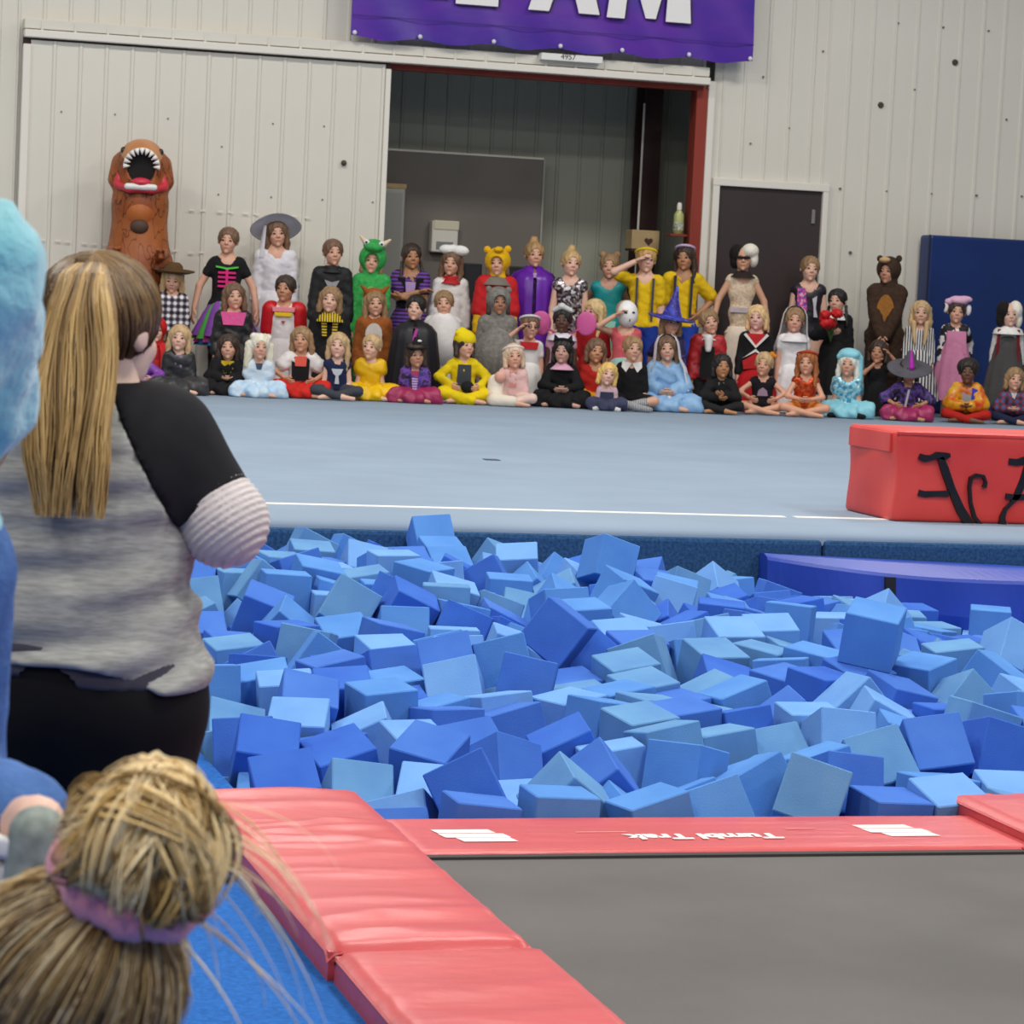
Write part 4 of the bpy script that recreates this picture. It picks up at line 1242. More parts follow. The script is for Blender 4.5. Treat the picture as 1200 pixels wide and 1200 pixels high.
k = Kid(803, 287, 'B', 'dark haired girl in yellow tee with blue overalls, hand on hip', arms=('down', 'hips'), tone='#b98460', hair=('longfront', DBR))
k.top(YEL, .8, .0, loose=.02); k.pants(cloth('#2444ac'))
for sx in (-1, 1): k.patch('overall_strap', cloth('#3a3744'), [(sx * .045, -.0), (sx * .062, 0), (sx * .058, -.27), (sx * .043, -.27)][::sx], .006, .05)
k.band(cloth('#cdb6d8', .5), 'sparkly_headband', .42, .40)

k = Kid(872, 288, 'B', 'child in cream sequin dress with half black half white wig', arms='out', tone='#d3a082', yaw=6, S=1.34)
CR = pattern('spots', ['#d8c0a4', '#e3cfb6', '#cdb294'], 60); k.top(CR, .05, .04, name='dress_bodice', neck=.07); k.skirt(cloth('#e3d3c2', .8), .4, .18, .1, .08, 16)
k.hsdf('wig_dark', mat('black_curls', '#17120f', .9, bump=.9, bscale=40), [('e', (-.28, .12, .2), (.34, .42, .42)), ('e', (-.36, .05, -.15), (.2, .26, .28))], .05)
k.hsdf('wig_white', mat('white_curls', '#efe7d8', .9, bump=.9, bscale=40), [('e', (.26, -.05, .34), (.36, .44, .32)), ('e', (.42, .0, .0), (.2, .3, .34))], .05)
k.collar(mat('black_fur', '#2b2422', .95, bump=.6, bscale=80), 'necklace', .064, .03)
k.patch('waist_sash', cloth('#b9adb6', .4), [(-.085, -.23), (.085, -.23), (.088, -.265), (-.088, -.265)], -.002)
k.hsdf('eye_mask', K_, [((-.24, -.42, .05), (.24, -.42, .05), .06, .06)])

k = Kid(950, 300, 'B', 'girl in black leotard with a colourful diagonal shoulder', arms='down', tone=LT, hair=('pony', DB), yaw=4)
k.top(cloth('#221c28', .4), .05, -.06, name='leotard', neck=.06)
k.patch('shoulder_panel', pattern('blotch', ['#4f4fb0', '#dd4f9d', '#e8b8cf'], 30), [(-.08, -.01), (-.03, -.01), (-.01, -.16), (-.08, -.17)], .004)
k.patch('swirl_print', cloth('#c9c6d0', .3), [(.02, -.08), (.05, -.06), (.045, -.14), (.06, -.2), (.035, -.2), (.03, -.13)], .004)

k = Kid(1042, 303, 'B', 'child in dark brown bear costume with tan belly', arms='clasp', tone='#c08c72', yaw=-6, turn=-18)
BF = mat('brown_fur', '#3f2c20', .95, var=.2, scale=30, bump=.6, bscale=60)
k.onesie(BF, .032); k.hood(BF, 1.02, face=(.27, .38))
k.patch('belly', mat('tan_fur', '#a06a2e', .95, var=.12, scale=20, bump=.5), oval(.062, -.035, -.33), .024)
for sx in (-1, 1): k.hsdf('hood_ear', BF, [('e', (sx * .42, .1, .55), (.14, .09, .15))])
k.hsdf('muzzle', mat('tan_muzzle', '#d0a878', .9), [('e', (0, -.42, .48), (.24, .2, .13))])

# ---------------- middle row, kneeling or small and standing
k = Kid(203, 312, 'M', 'child in black and white plaid shirt with brown cowboy hat', pose='stand', tone=MD, hair=('longfront', BL), nod=14)
k.top(pattern('plaid', ['#15141a', '#6d6872', '#e2dde2'], 5.5), 1.85, -.06, off=.014, loose=.01); k.pants(K_)
k.hlathe('cowboy_hat', [(0, .66), (.24, .68), (.36, .55), (.42, .3), (.5, .27), (.75, .3), (.86, .38), (.84, .34), (.6, .25), (.42, .22)], mat('brown_felt', '#5a4023', .9, var=.15), (0, .03, .03), (-10, 0, 0), 32, .05, 2)

k = Kid(275, 331, 'M', 'girl in black satin dress with a bright pink yoke', tone=MD, hair=('long', BR))
BS = cloth('#1c1b1d', .4); k.top(BS, 1.8, 0, off=.014, loose=.012, name='dress_bodice'); k.skirt(BS, .3, .2, .1)
k.patch('pink_yoke', cloth('#e8559a', .5), [(-.09, .015), (.09, .015), (.07, -.075), (-.07, -.075)], .006, .07)

k = Kid(335, 322, 'M', 'girl in white pinafore with puffed red sleeves and yellow trim', tone='#c69070', hair=('pony', DBR), yaw=-5)
k.top(cloth('#e9dfe0', .6), .05, 0, off=.016, name='pinafore'); k.skirt(cloth('#e9dfe0', .6), .3, .16)
for i in (0, 1):
    a, b_, r1, r2 = k.arms[i][0]; q = tuple(np.array(a) + (np.array(b_) - np.array(a)) * .8)
    k.sdf('puff_sleeve', mat('red_satin', '#c4161f', .4, var=.1, scale=12, bump=.4, bscale=30), [(a, q, .062 * k.S, .05 * k.S)], .01)
k.patch('pink_yoke', cloth('#e88f9c'), [(-.075, .0), (.075, 0), (.07, -.03), (-.07, -.03)], .01, .05)
k.patch('yellow_trim', YEL, [(-.06, -.035), (.06, -.035), (.05, -.06), (-.05, -.06)], .012)
k.patch('heart_badge', cloth('#b03a4a'), [(-.012, -.09), (.012, -.09), (0, -.11)], .012)

k = Kid(388, 335, 'M', 'girl in black robe with black and yellow striped scarf', tone=LT, hair=('long', DB), turn=-8)
k.top(K_, 1.9, -.02, off=.018, loose=.02, name='robe'); k.skirt(K_, .3, .2, .1, name='robe_skirt'); k.collar(pattern('stripex', ['#e5c11d', '#1a1816'], 14), 'scarf', .085, .09)
for sx in (-1, 1): k.patch('scarf_end', pattern('stripez', ['#e5c11d', '#1a1816'], 12), [(sx * .02, -.01), (sx * .06, -.01), (sx * .05, -.13), (sx * .018, -.13)][::sx], .012)

k = Kid(440, 340, 'M', 'girl in brown deer costume with white chest patch', tone=MD, hair=('longfront', DB))
DR = mat('deer_fur', '#9a5624', .95, var=.12, scale=25, bump=.5, bscale=60)
k.onesie(DR, .024); k.patch('white_chest', cloth('#d8d0c8'), oval(.062, -.015, -.18), .018)
k.hsdf('deer_hood', DR, [('e', (0, .2, .3), (.46, .42, .36))], .05)
for sx in (-1, 1):
    k.hsdf('deer_ear', DR, [((sx * .34, .05, .5), (sx * .55, -.02, .72), .13, .05)])

k = Kid(488, 345, 'M', 'dark haired girl in black high collar cape with pink stripe', tone=LT, hair=('pony', BK), turn=-12)
k.top(K_, 1.8, -.02); k.skirt(K_, .3, .16); k.cape(mat('black_satin_cape', '#1d1c22', .45), .04, -84, 264, .165, .22); k.collar(K_, 'cape_collar', .05, .01)
k.patch('pink_stripe', cloth('#b63aa0', .5), [(.0, -.03), (.025, -.02), (-.02, -.2), (-.045, -.2)], .07, .05)

k = Kid(521, 340, 'M', 'child in round white snowman-like suit with printed face', tone='#e2ac93', hair=('pony', DB))
WS = cloth('#e4dfde', .7); k.onesie(WS, .03)
k.sdf('padded_belly', WS, [('e', (0, -.03, k.hz + .16 * k.S), (.15 * k.S, .14 * k.S, .2 * k.S))], .02)
k.patch('print_eye', cloth('#3a4048'), [(-.1, -.06), (-.05, -.05), (-.05, -.062), (-.1, -.075)], .062); k.patch('print_nose', cloth('#e3a98f'), [(.0, -.07), (.05, -.08), (.03, -.13), (.0, -.11)], .09)
k.patch('print_eye', cloth('#3a4048'), [(.05, -.045), (.1, -.055), (.1, -.07), (.05, -.06)], .062)

k = Kid(585, 338, 'M', 'child in grey fuzzy hooded animal costume', tone='#a8765c', hair=('bob', DBR))
GF = mat('grey_fur', '#6f6b66', .98, color2='#8a8680', scale=25, bump=.8, bscale=50)
k.onesie(GF, .03); k.hood(GF, 1.0, face=(.29, .37)); k.sdf('furry_front', GF, [('e', (0, -.07 * k.S, k.hz + .05 * k.S), (.15 * k.S, .12 * k.S, .2 * k.S))])
for sx in (-1, 1): k.hsdf('hood_ear', GF, [('e', (sx * .4, .1, .5), (.13, .08, .14))])

k = Kid(622, 368, 'M', 'small girl in red and white top with glasses and headband', tone='#d8a48c', hair=('pony', BR), Y=24.5, turn=15, arms=('face', 'down'))
k.top(cloth('#e2dcdc'), .5, -.04); k.patch('red_bib', RED, [(-.08, .01), (.08, .01), (.07, -.05), (-.07, -.05)], .01, .06); k.skirt(W_c, .3, .18)
k.band(cloth('#cfd0d4'), 'white_headband', .36)
for sx in (-1, 1): k.hlathe('glasses_lens', [(.07, 0), (.085, .01), (.1, 0), (.085, -.01), (.07, 0)], cloth('#2a2a30', .3), (sx * .145, -.46, .03), (90, 0, 0), 14)

k = Kid(660, 360, 'M', 'girl with dark skin between large pink fairy wings', tone=DK, hair=('bun', BK), brow='#15100d', Y=24.5)
k.top(cloth('#d9a8c0', .5), .3, -.04, name='fairy_dress'); k.skirt(cloth('#2b1d26'), .3, .18)
PW_ = mat('pink_wing', '#d25d9c', .4)
for sx in (-1, 1):
    w = k.hsdf('wing', PW_, [('e', (sx * .95, .35, -.12), (.44, .06, .52))], .01)
    k.hsdf('wing_root', PW_, [((sx * .2, .35, -.6), (sx * .75, .35, -.3), .05, .05)])
k.hsdf('tiara', mat('silver_fluff', '#d8d6d8', .5, bump=.6, bscale=60), [((-.35, -.1, .42), (0, -.25, .6), .1, .13), ((0, -.25, .6), (.35, -.1, .42), .13, .1)], .05)
k.collar(cloth('#dfd8e4'), 'ruffle_collar', .09, .08)

k = Kid(697, 350, 'M', 'girl with very long blonde hair in a red dress', tone='#d8a48c', hair=('longfront', '#c2a878'), turn=-25, yaw=-15, Y=24.98)
k.top(cloth('#b01d22'), 1.0, -.02, off=.014); k.skirt(cloth('#b01d22'), .3, .16)

k = Kid(735, 352, 'M', 'child in coral top holding a white mask over the face', tone=MD, hair=('pony', '#9a8468'), arms=('face', 'down'))
k.top(cloth('#d8616a'), .1, -.02, neck=.065); k.skirt(cloth('#9cc8c0'), .3, .18)
MK = cloth('#efecea', .4); k.sdf('mask', MK, [('e', (0, -.16, .0), (.43, .42, .56))], .02, 0, lambda P: P[:, 1] + .12, 'head', .03)
for sx in (-1, 1): k.hsdf('mask_eye', cloth('#2a2326'), [('e', (sx * .15, -.53, .06), (.09, .06, .05))])
k.hsdf('mask_mouth', cloth('#4a3336'), [('e', (0, -.54, -.24), (.03, .05, .09))])

k = Kid(787, 363, 'M', 'child in blue and purple wizard hat with curled brim', tone=MD, hair=('long', DB), turn=18, Y=24.5, arms=('back', 'down'))
k.top(pattern('blotch', ['#2a2350', '#4a3a90', '#1a1630'], 14), 1.0, -.02, name='wizard_robe'); k.skirt(cloth('#262048'), .3, .16)
WZ = pattern('blotch', ['#2c3fb8', '#3a2a80', '#4d63d8'], 18, .5)
k.hlathe('wizard_hat', [(0, 1.6), (.05, 1.55), (.15, 1.1), (.28, .7), (.42, .32), (.6, .28), (.95, .2), (1.02, .24), (.96, .17), (.6, .24), (.4, .25)], WZ, (0, .05, .0), (6, 6, 0), 32, .04, 3)

k = Kid(832, 362, 'M', 'boy in red tailcoat with white ruffled cravat and black vest', tone=MD, hair=('halfpuff', DB), tilt=-14, turn=12)
k.top(cloth('#b3161f', .5), 1.85, -.03, off=.018, loose=.012, name='tailcoat'); k.pants(K_)
k.patch('black_vest', K_, [(-.05, -.06), (.05, -.06), (.06, -.3), (-.06, -.3)], .014); k.collar(W_c, 'cravat', .045, .02)
k.sdf('cravat_ruffle', W_c, [((0, -.085 * k.S, k.sz), (0, -.095 * k.S, k.sz - .08 * k.S), .035 * k.S, .025 * k.S)])

k = Kid(888, 357, 'M', Y=24.62, label= 'cheerleader in red, black and white chevron top', tone='#e2b3a4', hair=('bob', '#c9a878'))
k.top(cloth('#1d1a1c'), 1.6, -.02, off=.012, name='cheer_top'); k.skirt(cloth('#b8161e'), .28, .2, .06)
k.patch('red_chest', RED, [(-.07, .01), (.07, .01), (.0, -.08)], .008, .05)
for sx in (-1, 1):
    k.patch('white_chevron', W_c, [(sx * .09, .0), (sx * .075, .012), (0, -.075), (0, -.095)][::sx], .014, .05)
    k.patch('white_chevron', W_c, [(sx * .09, -.17), (sx * .075, -.16), (0, -.1), (0, -.12)][::sx], .014, .05)
    k.patch('red_side', RED, [(sx * .09, -.19), (0, -.13), (0, -.24), (sx * .08, -.25)][::sx], .01, .05)

k = Kid(932, 360, 'M', 'girl dressed as a bride in white gown and veil', tone='#dca48c', hair=('pony', DB), yaw=8)
BD = cloth('#e4dfe2', .5, '#f2eef0', 20); k.top(BD, .3, 0, off=.012, name='gown_bodice'); k.skirt(BD, .3, .16); k.veil(mat('white_tulle', '#e9e6ea', .8), -1.5, .8)
k.collar(BD, 'shawl_collar', .08, .09)

k = Kid(982, 338, 'M', 'dark haired child in black dress with white collar holding red flowers', tone='#d6a68e', hair=('braids', BK), turn=-14, arms=('hold', 'down'), yaw=-6)
k.top(K_, 1.85, -.02, off=.014, loose=.01, name='dress_bodice'); k.skirt(K_, .34, .2); k.collar(W_c, 'white_collar', .07, .06)
fl = empty('flower_bouquet', k.root.matrix_world @ Vector((0, 0, 0)))
bpy.context.view_layer.update()
hw = k.root.matrix_world @ Vector(tuple(k.hands[0][0]))
fl.location = hw
tag(fl, 'bunch of red roses held by the child in black dress', 'flowers')
rg = random.Random(5)
RP = mat('red_petal', '#c4181f', .55, var=.2, scale=40)
for i in range(9):
    a = rg.uniform(0, 6.28); r_ = .1 * math.sqrt(rg.random()); zc = .13 + rg.uniform(-.05, .07)
    c = np.array((r_ * math.cos(a) - .06, -.1 + r_ * math.sin(a) * .6, zc))
    V, Fq = nets(lambda P: ell(P, c, (.05, .05, .045)) + .006 * np.sin(P[:, 0] * 150 + P[:, 2] * 120), c - .075, c + .075, .012)
    np_mesh('flower_head', V, Fq, RP, fl)
    V, Fq = nets(lambda P: cap(P, c, (0, -.02, -.08), .009, .007), np.minimum(c, (0, -.02, -.08)) - .03, np.maximum(c, (0, -.02, -.08)) + .03, .008)
    np_mesh('stem', V, Fq, mat('green_stem', '#3d5a2c', .7), fl)

k = Kid(1080, 352, 'M', 'girl with very long blonde hair in black and white striped top', tone='#d8a890', hair=('longfront', BL), yaw=4, turn=-5)
k.top(pattern('stripex', ['#1a181c', '#e0dcdc'], 14), 1.85, -.02, off=.012); k.skirt(pattern('stripex', ['#1a181c', '#d8d4d6'], 10), .34, .19)
k.hsdf('hair_front', hairm(BL), [((-.3, -.2, -.45), (-.2, -.32, -1.3), .14, .06), ((.3, -.2, -.45), (.22, -.32, -1.35), .14, .06)], .05)

k = Kid(1122, 351, 'M', 'girl in pink cow costume dress with spotted sleeves', tone=MD, hair=('pony', DBR), yaw=6, arms=('down', 'back'))
k.top(pattern('blotch', ['#1a181c', '#e9e4e6'], 12), 1.85, -.02, off=.014, name='spotted_shirt'); k.skirt(cloth('#d88aae'), .34, .2, .2)
k.patch('pink_bib', cloth('#d88aae'), [(-.08, -.03), (.08, -.03), (.09, -.22), (-.09, -.22)], .012, .06)
k.hsdf('cow_headpiece', mat('pink_plush', '#e4b3cf', .9, bump=.5), [('e', (0, .05, .5), (.42, .42, .22)), ('e', (-.4, -.05, .42), (.2, .12, .14)), ('e', (.3, -.05, .62), (.3, .18, .14))], .06)
for sx in (-1, 1): k.hsdf('spotted_ear', pattern('blotch', ['#1a181c', '#e9e4e6'], 12), [('e', (sx * .5, 0, .15), (.12, .1, .25))])

k = Kid(1184, 354, 'M', 'child in grey pinafore with half black half white wig', tone='#e0b4a0', pose='stand', S=1.17)
k.top(cloth('#d9d5d2', .6, '#c2bdb8', 16), 1.85, -.02, off=.012); k.skirt(cloth('#4a4848'), .36, .2, .22, name='pinafore_skirt')
k.patch('pinafore_bib', cloth('#4a4848'), [(-.08, -.06), (.08, -.06), (.09, -.22), (-.09, -.22)], .012, .06)
for sx in (-1, 1): k.patch('red_strap', cloth('#6e1722'), [(sx * .065, .01), (sx * .09, .01), (sx * .1, -.3), (sx * .075, -.3)][::sx], .014, .07)
k.hsdf('wig_dark', mat('black_curls', '#17120f', .9), [('e', (-.24, .1, .16), (.32, .46, .46)), ('e', (-.4, .05, -.2), (.18, .28, .35))], .05)
k.hsdf('wig_white', mat('white_curls', '#efe7d8', .9), [('e', (.26, .06, .2), (.3, .5, .42)), ('e', (.4, .05, -.2), (.17, .3, .36))], .05, lambda P: -ell(P, (0, -.55, -.16), (.32, .36, .47)))
k.collar(W_c, 'white_collar', .1, .09)

k = Kid(1030, 398, 'M', 'child in black bent behind the witch hat girl, arm raised', tone='#c08a6c', hair=('bob', DBR), arms=('chin', 'face'), Y=24.62)
k.top(K_, .3, -.02); k.skirt(K_, .3, .16)

# ---------------- front row, sitting on the carpet
k = Kid(165, 392, 'F', 'child in shiny purple suit sitting beside the ponytail woman', tone=LT, hair=('bob', BR), arms='knees')
k.onesie(mat('violet_satin', '#7c3f9e', .35, var=.25, scale=9), .014)
k = Kid(183, 372, 'M', 'child in bright red cloak behind the purple suit child', tone=LT, hair=('bob', BR), Y=24.5)
k.top(RED, 1.9, 0, off=.02); k.skirt(RED, .3, .16); k.cape(cloth('#c8181c', .6), .03, -70, 250, .165, .2); k.hood(cloth('#c8181c', .6), 1.0)

k = Kid(211, 380, 'F', 'small blonde child in black leather look jacket', tone=LT, hair=('long', '#a98c66'), turn=-6)
LJ = cloth('#222124', .4); k.top(LJ, 1.8, 0, off=.014, loose=.012, name='jacket'); k.skirt(mat('dark_sheen', '#3a393b', .4, var=.2, scale=14), .2, .2, name='satin_skirt')
k.patch('lilac_shirt', cloth('#8c7f98'), [(-.035, .0), (.035, 0), (.025, -.12), (-.025, -.12)], .006)

k = Kid(268, 391, 'F', 'smiling girl in black robe with yellow collar lining', tone=MD, hair=('long', DBR), arms='lap')
k.top(K_, 1.8, 0, off=.018, loose=.02, name='robe'); k.skirt(K_, .2, .2, name='robe_skirt', spread=1.1)
k.patch('yellow_lining', cloth('#d9b62a'), [(-.06, .02), (.06, .02), (.065, -.03), (.03, -.1), (-.03, -.1), (-.065, -.03)], .012, .05)

k = Kid(305, 391, 'F', 'girl in long white wig and pale blue dress', tone=MD, hair=('wig', '#d6cdb4', '#efe9d8'), turn=8)
k.top(cloth('#cfdcE8', .5), .5, 0, loose=.02, name='dress_bodice'); k.skirt(cloth('#a9cbe8', .5, '#cfe2f0', 14), .2, .2, spread=1.1)
k.patch('grey_bow', cloth('#4a5568'), [(-.035, .0), (.035, .0), (.02, -.06), (-.02, -.06)], .01)

k = Kid(354, 382, 'F', 'blonde girl in red and black folk dress with white sleeves', tone='#cf9a7a', hair=('long', DB), arms='knees')
k.top(W_c, .5, 0, loose=.03, name='white_blouse'); k.patch('black_bodice', K_, [(-.075, -.01), (.075, -.01), (.07, -.2), (-.07, -.2)], .008, .06)
k.patch('coral_apron', cloth('#e2604f'), [(-.05, .0), (.05, 0), (.045, -.08), (-.045, -.08)], .016); k.skirt(cloth('#c8281f'), .2, .2, spread=.5)

k = Kid(397, 389, 'F', 'blonde girl in navy sleeveless top with white print', tone=LT, hair=('long', BL), turn=-8)
k.top(cloth('#20284a'), .04, 0, off=.01, name='tank_top'); k.pants(cloth('#3d4048'))
k.patch('white_print', cloth('#c9ccd4'), [(-.05, -.06), (.05, -.06), (.035, -.1), (.012, -.12), (.02, -.19), (-.02, -.19), (-.012, -.12), (-.035, -.1)], .008)

k = Kid(436, 391, 'F', 'blonde girl in spreading golden yellow gown', tone=LT, hair=('pony', BL), turn=-20)
YG_ = mat('yellow_satin', '#e8b90c', .4, var=.1, scale=6, bump=.4, bscale=18); k.top(YG_, .25, 0, off=.012, loose=.02, name='gown_bodice'); k.skirt(YG_, .2, .2, name='gown_skirt', spread=1.35)

k = Kid(488, 401, 'F', 'girl in purple brocade dress with tiny black witch hat', tone='#c08e74', hair=('bob', DBR))
PB = pattern('blotch', ['#2d2140', '#6a3fa0', '#35407e'], 20); k.top(PB, .6, 0, loose=.025, name='dress_bodice'); k.skirt(cloth('#9c1f52', .5), .2, .2, spread=1.1)
k.patch('pink_front', cloth('#b0426a'), [(-.04, .0), (.04, 0), (.03, -.06), (-.03, -.06)], .008); k.patch('purple_lacing', pattern('stripez', ['#7a4a98', '#c7b4d8'], 14), [(-.03, -.06), (.03, -.06), (.022, -.19), (-.022, -.19)], .008)
k.hlathe('witch_hat', [(0, .78), (.1, .74), (.2, .45), (.24, .36), (.5, .33), (.56, .36), (.5, .3), (.2, .3)], K_, (0, .0, .04), (8, 0, 0)); k.hsdf('hat_feather', W_c, [('e', (.1, -.2, .62), (.12, .05, .06))])

k = Kid(545, 389, 'F', 'child in yellow knit cap and yellow suit with dark bib', tone=MD, hair=('bob', DBR), turn=22, yaw=6, arms='knees')
YS = cloth('#e3c70f'); k.onesie(YS, .016); k.hsdf('knit_cap', cloth('#e6cb10'), [('e', (0, .08, .26), (.46, .5, .4)), ((-.15, .1, .55), (-.42, .0, .5), .2, .1)], .1, lambda P: .02 - P[:, 2] - .25 * P[:, 1])
k.patch('dark_bib', cloth('#42454a'), [(-.055, -.02), (.055, -.02), (.06, -.2), (-.06, -.2)], .014, .06); k.sdf('toy', K_, [('e', (.02, -.17 * k.S, k.hz + .06 * k.S), (.06, .05, .06))])

k = Kid(603, 402, 'F', 'child in pink shirt and white hair band wrapped in cream blanket', tone='#e0a98f', hair=('bob', '#bfa58c'), turn=6)
k.top(cloth('#e6bcb8'), 1.6, 0, off=.014, loose=.01); k.pants(cloth('#dcc0b4')); k.band(cloth('#e8d8d2'), 'white_band', .3)
k.patch('salmon_tie', cloth('#d98b84'), [(-.035, 0), (.035, 0), (.03, -.14), (-.03, -.14)], .008)
bl_ = [((-.16 * k.S, -.12 * k.S, .05), (-.16 * k.S, -.06 * k.S, .22 * k.S), .075, .07), ((-.16 * k.S, -.2 * k.S, .05), (.0, -.24 * k.S, .05), .06, .05)]
k.sdf('blanket', mat('cream_blanket', '#e8dccb', .95, bump=.6, bscale=30), bl_, .06, 0, lambda P: .004 - P[:, 2])
k.sdf('doll_head', cloth('#dba594'), [('e', (-.12 * k.S, -.13 * k.S, .27 * k.S), (.055, .05, .055))])

k = Kid(660, 396, 'F', 'child in black dress with black cat ears and pink collar', tone='#c99c8c', hair=('bob', BK), arms='lap')
k.top(cloth('#141316'), 1.85, 0, off=.014, loose=.008, name='dress_bodice'); k.skirt(cloth('#141316'), .2, .2); k.collar(cloth('#d6a3ba'), 'pink_collar', .08, .05)
k.band(K_, 'ear_band', .4, .41)
for sx in (-1, 1): k.hsdf('cat_ear', K_, [((sx * .28, .0, .45), (sx * .36, .0, .68), .14, .03)])

k = Kid(699, 396, 'F', 'girl in red top with golden yellow skirt', tone='#c8906c', hair=('bob', BR), Y=24.25, turn=10)
k.top(cloth('#bf2a22'), .5, 0, loose=.014); k.skirt(cloth('#d99a1c'), .2, .2)

k = Kid(713, 424, 'F', 'toddler with blonde curls in pink blouse and navy pinafore', tone=LT, hair=('bob', '#c8a45e'), Y=23.8, tilt=10)
k.top(cloth('#d9b8c4'), 1.2, 0, off=.01); k.patch('navy_bib', cloth('#3a3c55'), [(-.08, -.04), (.08, -.04), (.09, -.2), (-.09, -.2)], .01, .06); k.skirt(cloth('#3d405a'), .2, .2, spread=.5); k.shoes(cloth('#d6d2d0', .5))

k = Kid(742, 393, 'F', 'child in black dress with pointed white collar and striped socks', tone='#d5a48a', hair=('halfpuff', '#8a6a4a'), turn=14)
k.top(cloth('#151417'), 1.0, 0, off=.012, name='dress_bodice'); k.pants(cloth('#151417'), .8); k.socks(pattern('stripex', ['#2c2c30', '#c9c9cc'], 22))
for sx in (-1, 1): k.patch('white_collar', W_c, [(0, .02), (sx * .075, .035), (sx * .08, -.01), (sx * .045, -.05)][::sx], .012, .06)

k = Kid(782, 393, 'F', 'girl in pale blue robe with long white head veil', tone='#d6a890', hair=('longfront', BR), yaw=4, arms='lap')
BLR = mat('blue_satin', '#7fa9d6', .5, color2='#95bce0', scale=10, bump=.3, bscale=16); k.top(BLR, 1.7, 0, off=.018, loose=.024, name='robe'); k.skirt(BLR, .2, .2, name='robe_skirt', spread=1.2)
k.veil(mat('white_satin_veil', '#e2e3ea', .5), -1.75, .95, -35, 215); k.sdf('cuff_drape', cloth('#dfe4ee', .5), [((.02, -.16 * k.S, .09 * k.S), (.12 * k.S, -.17 * k.S, .06 * k.S), .05, .05)])

k = Kid(847, 414, 'F', 'dark haired child in black jacket with raised thumb', tone='#b98258', hair=('bob', BK), arms=('lap', 'hold'))
k.top(cloth('#1a191b'), 1.85, 0, off=.016, loose=.012, name='jacket'); k.pants(cloth('#1f1e20')); k.patch('grey_shirt', cloth('#8a8a86'), [(-.03, -.01), (.03, -.01), (.015, -.1), (-.015, -.1)], .01)

k = Kid(896, 412, 'F', 'blonde girl in black tank top with orange hair bow', tone='#dca588', hair=('pony', BL), arms='knees')
k.top(cloth('#1b1720'), .05, 0, off=.01, name='tank_top'); k.patch('mauve_print', cloth('#a58aa0'), [(-.04, -.1), (0, -.07), (.04, -.1), (.05, -.15), (-.05, -.15)], .008); k.pants(cloth('#1b1720'), .35)
k.hsdf('hair_bow', cloth('#d98324'), [('e', (.3, -.05, .5), (.12, .06, .12)), ('e', (.45, -.05, .42), (.08, .06, .08))])

k = Kid(946, 410, 'F', 'red haired girl in sparkling orange top', tone='#dba183', hair=('longfront', RD, '#b06a34'), arms='lap')
k.top(pattern('sequin', ['#c8431c', '#d95a24', '#a83414'], 55), .05, 0, off=.01, name='sequin_top'); k.pants(cloth('#d98030'), .5); k.band(cloth('#b8401c'), 'orange_flower_band', .36)

k = Kid(995, 412, 'F', 'child in ice blue hooded wig and sparkling blue dress', tone='#d8a68c', hair=('long', '#cfd3c2'), turn=-10)
IB = mat('ice_blue', '#8fd2e2', .5, bump=.3); k.top(pattern('sequin', ['#8fc9d8', '#4f9fc4', '#b9e2ea'], 50), .4, 0, loose=.02, name='dress_bodice'); k.skirt(IB, .2, .18, spread=.9)
k.hsdf('blue_headdress', IB, [('e', (0, .1, .42), (.5, .5, .3)), ((.45, .1, .3), (.55, .1, -.6), .15, .12), ((-.42, -.1, .3), (.3, -.2, .45), .12, .12)], .08, lambda P: -ell(P, (0, -.5, -.16), (.36, .36, .5)))
k.socks(cloth('#17171a'))

k = Kid(1066, 420, 'F', 'child in purple and black witch dress under grey brimmed hat', tone='#c08a6a', hair=('bob', DBR), nod=20, arms='knees', Y=23.95)
k.top(pattern('blotch', ['#1d1626', '#5b3a90', '#2a2440'], 18), 1.1, 0, loose=.02, name='dress_bodice'); k.skirt(cloth('#a0245a', .5), .2, .2, spread=.9)
k.hlathe('witch_hat', [(0, 1.05), (.12, 1.0), (.24, .7), (.4, .3), (.6, .26), (.95, .2), (1.0, .17), (.9, .16), (.4, .2)], mat('grey_felt', '#55535b', .8, var=.15), (0, .02, -.04), (4, 0, 0), 32, .03, 3)
k.hsdf('magenta_panel', cloth('#b41fae', .5), [((.0, -.36, .32), (.0, -.12, 1.0), .13, .05)], .02)
k.patch('lacing', cloth('#cfcad6'), [(.0, -.03), (.02, -.03), (-.01, -.2), (-.03, -.2)], .01)

k = Kid(1135, 421, 'F', 'dark skinned child in red, yellow and blue satin jacket', tone='#6e4632', hair=('afro', '#1d1512'), brow='#150f0c', arms='lap', Y=23.95)
k.top(mat('red_yellow_satin', '#c8321c', .35, color2='#e2b022', scale=9), 1.85, 0, off=.016, loose=.02, name='jacket'); k.pants(cloth('#b02018'))
k.patch('grey_shirt', cloth('#9d9ba0'), [(-.045, -.02), (.045, -.02), (.04, -.2), (-.04, -.2)], .012); k.patch('blue_panel', cloth('#2430b4', .4), [(.045, .0), (.1, -.02), (.09, -.16), (.045, -.16)], .016, .06)

k = Kid(1190, 430, 'F', 'child in blue and red plaid jacket with white collar', tone=MD, hair=('bob', DB), arms='lap', Y=23.95)
k.top(pattern('plaid', ['#26304f', '#7c2433', '#3d5a90'], 5), 1.85, 0, off=.016, loose=.014, name='jacket'); k.pants(cloth('#1d2440'))
k.patch('white_collar', W_c, [(-.03, .01), (.03, .01), (.0, -.07)], .012)

